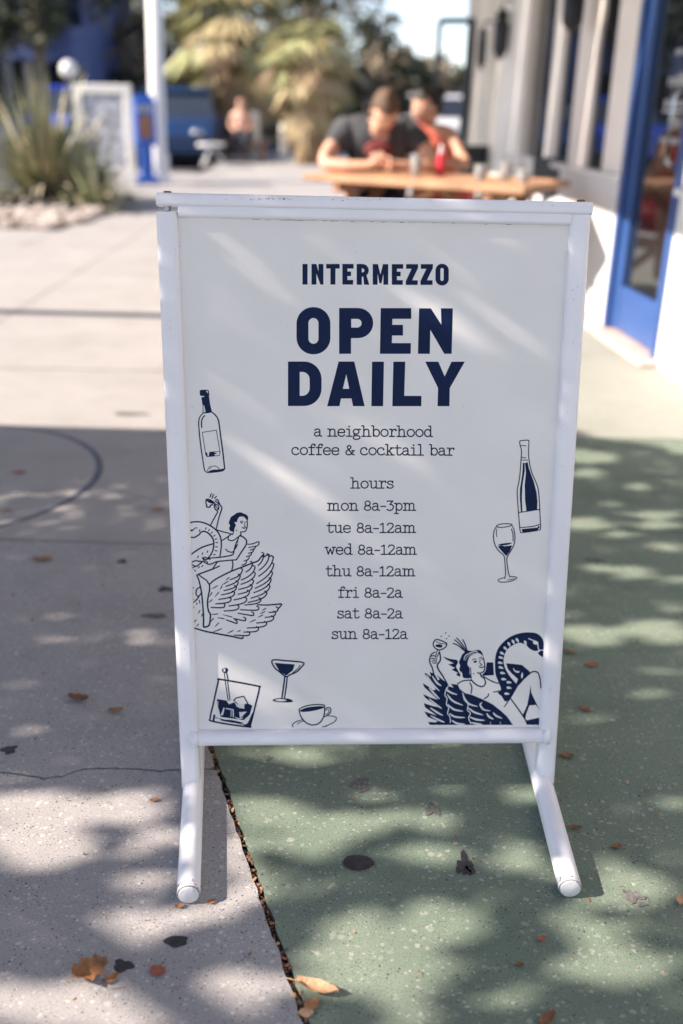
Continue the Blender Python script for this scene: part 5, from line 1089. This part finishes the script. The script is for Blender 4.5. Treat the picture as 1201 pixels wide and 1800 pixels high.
# picnic set further down
c = G(372, 292); wt = thing('garden_table', c, 'low round white table on the pavement in front of the dark car', 'table'); MB().lathe(c, [(.001, .36), (.26, .36), (.26, .40), (.001, .41)], 20).build('tabletop', M['polewhite'], wt, smooth=False)
for k in range(3):
    a = k*2.094; MB().tube([c+Vector((0, 0, .36)), c+Vector((.3*math.cos(a), .3*math.sin(a), 0))], .02, 6).build('leg', M['polewhite'], wt)
mo = G(426, 284); far = thing('person', mo, 'distant person in a pale pink top and dark trousers beside the left palm', 'person')
def q(x, y, z): return tuple(mo+Vector((x, y, z)))
Vf = [(q(0, 0, .5), .14), (q(0, 0, .7), .12), (q(0, -.02, .85), (.15, .1)), (q(0, -.03, 1.0), .05), (q(0, -.04, 1.12), .085), (q(0, -.04, 1.18), .08), (q(-.17, 0, .88), .05), (q(-.22, -.05, .68), .04), (q(-.12, -.2, .6), .03), (q(-.08, -.26, .6), .03), (q(.17, 0, .88), .05), (q(.22, -.05, .68), .04), (q(.12, -.2, .6), .03), (q(.08, -.26, .6), .03), (q(-.09, -.2, .48), .08), (q(-.1, -.4, .45), .06), (q(-.1, -.4, .05), .04), (q(.09, -.2, .48), .08), (q(.1, -.4, .45), .06), (q(.1, -.4, .05), .04)]
skinned('body', Vf, [(0, 1), (1, 2), (2, 3), (3, 4), (4, 5), (2, 6), (6, 7), (7, 8), (8, 9), (2, 10), (10, 11), (11, 12), (12, 13), (0, 14), (14, 15), (15, 16), (0, 17), (17, 18), (18, 19)], M['skin1'], far)
skinned('top', [(q(0, 0, .62), .13), (q(0, 0, .75), .135), (q(0, -.02, .87), (.17, .12))], [(0, 1), (1, 2)], mat('pale_pink', (.48, .30, .26), .8), far)
skinned('trousers', [(q(0, 0, .5), .155), (q(-.09, -.2, .48), .095), (q(-.1, -.4, .45), .075), (q(-.1, -.4, .1), .06), (q(.09, -.2, .48), .095), (q(.1, -.4, .45), .075), (q(.1, -.4, .1), .06)], [(0, 1), (1, 2), (2, 3), (0, 4), (4, 5), (5, 6)], M['jeans'], far)
c = mo+Vector((0, .02, 0)); bb = thing('bench', c, 'dark low bench under the distant person', 'bench'); MB().box((c.x-.5, c.y-.16, .33), (c.x+.5, c.y+.2, .38)).build('seat', M['wood2'], bb)
for sx in (-.42, .42): MB().box((c.x+sx-.03, c.y-.15, 0), (c.x+sx+.03, c.y+.18, .33)).build('leg', M['wood2'], bb)

def car(x, y, rz, paint, label, L=4.4, H=1.48, fender=None):
    t = thing('parked_car', (x, y, -.12), label, 'car', 'cars parked beyond the pavement'); T = Matrix.Translation((x, y, -.12)) @ Matrix.Rotation(rz, 4, 'Z'); W = .88
    def shell(prof, w0, w1, z_mid):
        vs = []; n = len(prof)
        for s, k in ((-1, 0), (1, 0)):
            for (px, pz) in prof:
                ww = w0 if pz < z_mid else w0+(w1-w0)*(pz-z_mid)/(H-z_mid); vs.append(T @ Vector((px, s*ww, pz)))
        tri = tessellate_polygon([[Vector((a, b, 0)) for a, b in prof]]); fs = [tuple(a) for a in tri]+[tuple(i+n for i in a[::-1]) for a in tri]+[(i, (i+1) % n, n+(i+1) % n, n+i) for i in range(n)]
        return MB().add(vs, fs)
    h = L/2
    body = [(-h, .35), (-h+.05, .75), (-h+.25, .92), (-h*.42, .98), (h*.55, .96), (h*.92, .86), (h, .62), (h-.02, .30), (h*.75, .22), (-h*.9, .22)]
    shell(body, W, W-.04, .9).build('body', paint, t, smooth=False)
    cabp = [(-h*.62, .975), (-h*.42, H-.1), (-h*.25, H), (h*.12, H-.02), (h*.42, .965)]
    shell(cabp, W-.06, W-.2, .96).build('cabin', M['glass'], t)
    rf = [(-h*.40, H-.07), (-h*.25, H+.012), (h*.12, H-.002), (h*.2, H-.08)]; shell(rf, W-.17, W-.19, .9).build('roof', paint, t)
    for sx in (-1, 1):
        for wx in (-h*.63, h*.63):
            wv = Vector((wx, sx*(W-.09), .32)); a = T @ wv; d = (T.to_3x3() @ Vector((0, sx, 0)))
            wobj = MB().tube([a-d*.1, a-d*.09, a+d*.085, a+d*.1], [.29, .32, .32, .29], 20).build('wheel', M['tyre'], t, auto=40)
            MB().tube([a+d*.09, a+d*.105, a+d*.11], [.2, .2, .05], 12).build('hub_cap', M['chrome'], wobj)
        for ex, m in ((h-.01, M['chrome']), (-h+.03, M['red'])):
            MB().ball((0, 0, 0), 1, 8, sc=(.05, .14, .07)).v
            b = MB().ball((0, 0, 0), 1, 8, sc=(.05, .14, .07)); b.v = [tuple(T @ (Vector(v)+Vector((ex-.02*(1 if ex > 0 else -1), sx*.6, .68)))) for v in b.v]; b.build('headlight' if ex > 0 else 'tail_light', m, t, smooth=True)
    return t
car(-3.62, 22.3, R_(-88), M['car'], 'dark blue parked car right behind the white post', H=1.5)
car(-5.7, 23, R_(90), M['carblue'], 'blue car parked behind the notice board, left of the dark blue one')
car(-9.5, 30, R_(12), M['carwhite'], 'white car parked across the street at the upper left', H=1.55); car(-7.6, 36, R_(0), M['carwhite'], 'white car farther back behind the white post', H=1.5); car(2.3, 29, R_(95), M['carwhite'], 'white car seen between the heads of the seated pair', H=1.5)
car(-4.6, 41, R_(90), M['carwhite'], 'white car far down the street above the dark blue car', H=1.6)
t = thing('globe_lamp', (V(121, 300, 17).x, 17, 0), 'white globe lamp on a thin dark post above the spiky plant', 'lamp'); gp = V(121, 122, 17); MB().ball(gp, .14, 16).build('globe', M['polewhite'], t, smooth=True); MB().tube([(gp.x, 17, -.12), (gp.x, 17, gp.z-.16)], .03, 8).build('post', M['black'], t)
# blue building across the street
bx0, bx1, by = V(-120, 100, 27).x, V(128, 100, 27).x, 27
bl = thing('blue_building', ((bx0+bx1)/2, by, -.12), 'deep blue building with dark windows in shade at the upper left', 'building')
MB().box((bx0, by, -.12), (bx1, by+8, 7)).build('wall', M['bluebld'], bl); MB().box((bx0-.2, by-.2, 7.0), (bx1+.2, by+8.2, 7.25)).build('roof', M['bldwin'], bl)
for i in range(6):
    for j in range(3):
        x = bx0+.4+i*(bx1-bx0-.4)/6; z = .6+j*2.1; f = MB().box((x, by-.05, z), (x+.9, by-.002, z+1.4)).build('window', M['bluebld'], bl); MB().box((x+.07, by-.06, z+.07), (x+.83, by-.052, z+1.33)).build('pane', M['bldwin'], f)

# ---------------------------------------------------------------- unseen things added off to the left to shade the pavement
L2 = 1/math.tan(SUN_EL); ca, sa = math.cos(SUN_AZ), math.sin(SUN_AZ)
k_ = thing('shade_slab', (-4.4, 2.7, 0), 'broad grey slab added unseen at the kerb to cast a straight edged shade', 'added shade slab')  # unseen slab, added to throw the straight edge of shade
TK = Matrix.Translation((-4.4, 2.86, 0)) @ Matrix.Rotation(R_(-1.2), 4, 'Z')
MB().box((-1.0, -.34, .1), (1.0, 0, 2.55), TK, .01).build('cabinet', M['mull'], k_); MB().box((-1.02, -.36, 0), (1.02, .02, .099), TK).build('plinth', M['black'], k_); MB().box((-.9, -.35, .8), (.9, -.341, 2.3), TK).build('slab_sheet', M['paper'], k_)
lp = thing('added_shade_post', (-3.9, 5.6, 0), 'grey round leaning post added unseen at the kerb to cast a thin shadow', 'post')  # unseen post, added for the thin shadow band
hh = 2.15; MB().tube([(-3.9, 5.6, 0), (-3.9, 5.6-hh*.27, hh)], .062, 14).build('shaft', M['mull'], lp, smooth=True); MB().ball((-3.9, 5.6-hh*.27, hh), .07, 12).build('finial', M['mull'], lp, smooth=True)
bright = []
def be(x, y, rx, ry, p=0.0):
    c = G(x, y); a = (G(x+rx, y)-c).length; b = (G(x, y-ry)-G(x, y+ry)).length/2; bright.append((c.x, c.y, a, b, p))
for e in [(670, 1397, 50, 14), (800, 1395, 34, 13), (915, 1395, 34, 15), (735, 1442, 78, 20), (765, 1502, 78, 20), (915, 1512, 48, 24), (880, 1470, 40, 13), (790, 1620, 80, 40), (625, 1625, 66, 22), (675, 1700, 135, 52), (885, 1760, 58, 26), (730, 1780, 66, 24),
          (1000, 1620, 66, 22), (1080, 1690, 95, 42), (1100, 1560, 90, 34), (1180, 1410, 30, 12), (1195, 1630, 28, 26), (1060, 1510, 30, 14), (650, 1328, 210, 16), (480, 1425, 70, 28), (540, 1478, 80, 34), (600, 1440, 60, 18), (560, 1700, 50, 50), (440, 1540, 30, 40),
          (1021, 802, 60, 12), (1033, 833, 34, 8), (1029, 921, 42, 10), (1148, 905, 48, 8), (1157, 923, 55, 7), (1107, 940, 30, 9), (1120, 856, 30, 6), (1074, 886, 26, 5), (1083, 1000, 70, 8), (1124, 1012, 34, 7), (1185, 1016, 30, 7), (1181, 960, 24, 7), (1185, 1063, 30, 8), (1042, 1115, 66, 20), (1165, 1110, 55, 22), (1161, 1184, 46, 12), (1030, 1262, 80, 14), (1010, 1045, 24, 10), (1130, 1215, 40, 6),
          (120, 1425, 170, 32), (60, 1490, 110, 42), (270, 1470, 50, 30), (412, 1450, 26, 70), (405, 1575, 40, 30), (300, 1612, 130, 16), (150, 1640, 140, 22), (200, 1765, 280, 46), (420, 1740, 70, 40), (240, 1545, 60, 16),
          (150, 890, 170, 36, .66), (140, 1120, 190, 42, .66), (60, 1180, 90, 30, .7)]: be(*e)
def keep_p(x, y):
    if y > 3.42+.10*math.sin(x*9)+.05*math.sin(x*23+1) and x > -.2: return 0
    if x < -.55 and y > 3.2: return 0
    p = 1.0
    for cx, cy, a, b, q_ in bright:
        u = ((x-cx)/a)**2+((y-cy)/b)**2
        if u < 1.22: p = min(p, q_)
    hq = (y-1.406-.055*(x-1.43*(y-1.4)/.403)*.9)/.403; uq = x-1.436*hq
    if .10 < hq < 1.18 and -.40-(.1 if hq > .3 else 0) < uq < .40+(.1 if hq > .3 else 0): p = .96+.04*math.sin(x*7+y*5)      # rays that end on the sign itself
    return p
tr = thing('shade_tree', (-5.4, -.2, -.16), 'unseen street tree added with its crown shaped to dapple the ground', 'tree')  # unseen tree; gaps in its crown are cut to form the light patches
MB().tube([(-5.6, 1.0, -.16), (-5.55, 1.05, 1.4), (-5.65, 1.15, 2.4), (-5.6, 1.2, 2.9)], [.24, .19, .17, .14], 14).build('trunk', M['bark'], tr, smooth=True)
r = random.Random(77); vs = []; fs = []; n_ = 0
for k in range(52000):
    x = r.uniform(-1.5, 2.7); y = r.uniform(-.6, 3.6); p = keep_p(x, y)
    if r.random() > p: continue
    edge = max(0, -(y+.1))/.5
    if r.random() < edge: continue
    z = r.uniform(2.25, 3.0); P = Vector((x-z*L2*ca, y-z*L2*sa, z)); a = rv(r); a.z *= .6; leafcard(vs, fs, P-a.normalized()*.03, a.normalized(), rv(r), .066, .045); n_ += 1
tag(MB().add(vs, fs).build('crown', M['leafmid'], tr), kind='stuff')
lb_ = MB()
for k in range(60):
    a = Vector((-5.6, 1.2, 2.8)); b = Vector((r.uniform(-5.2, -1.6), r.uniform(-1.2, 2.4), r.uniform(2.5, 3.2))); g0 = b+Vector((b.z*L2*ca, b.z*L2*sa, 0))
    gs = [a.lerp(b, t/12) for t in range(13)]; gs = [(p_.x+p_.z*L2*ca, p_.y+p_.z*L2*sa) for p_ in gs]
    if all(keep_p(*p_) > .5 for p_ in gs): lb_.tube([a, a.lerp(b, .5)+Vector((0, 0, .03)), b], [.03, .018, .006], 6)
lb_.build('limbs', M['bark'], tr, smooth=True)
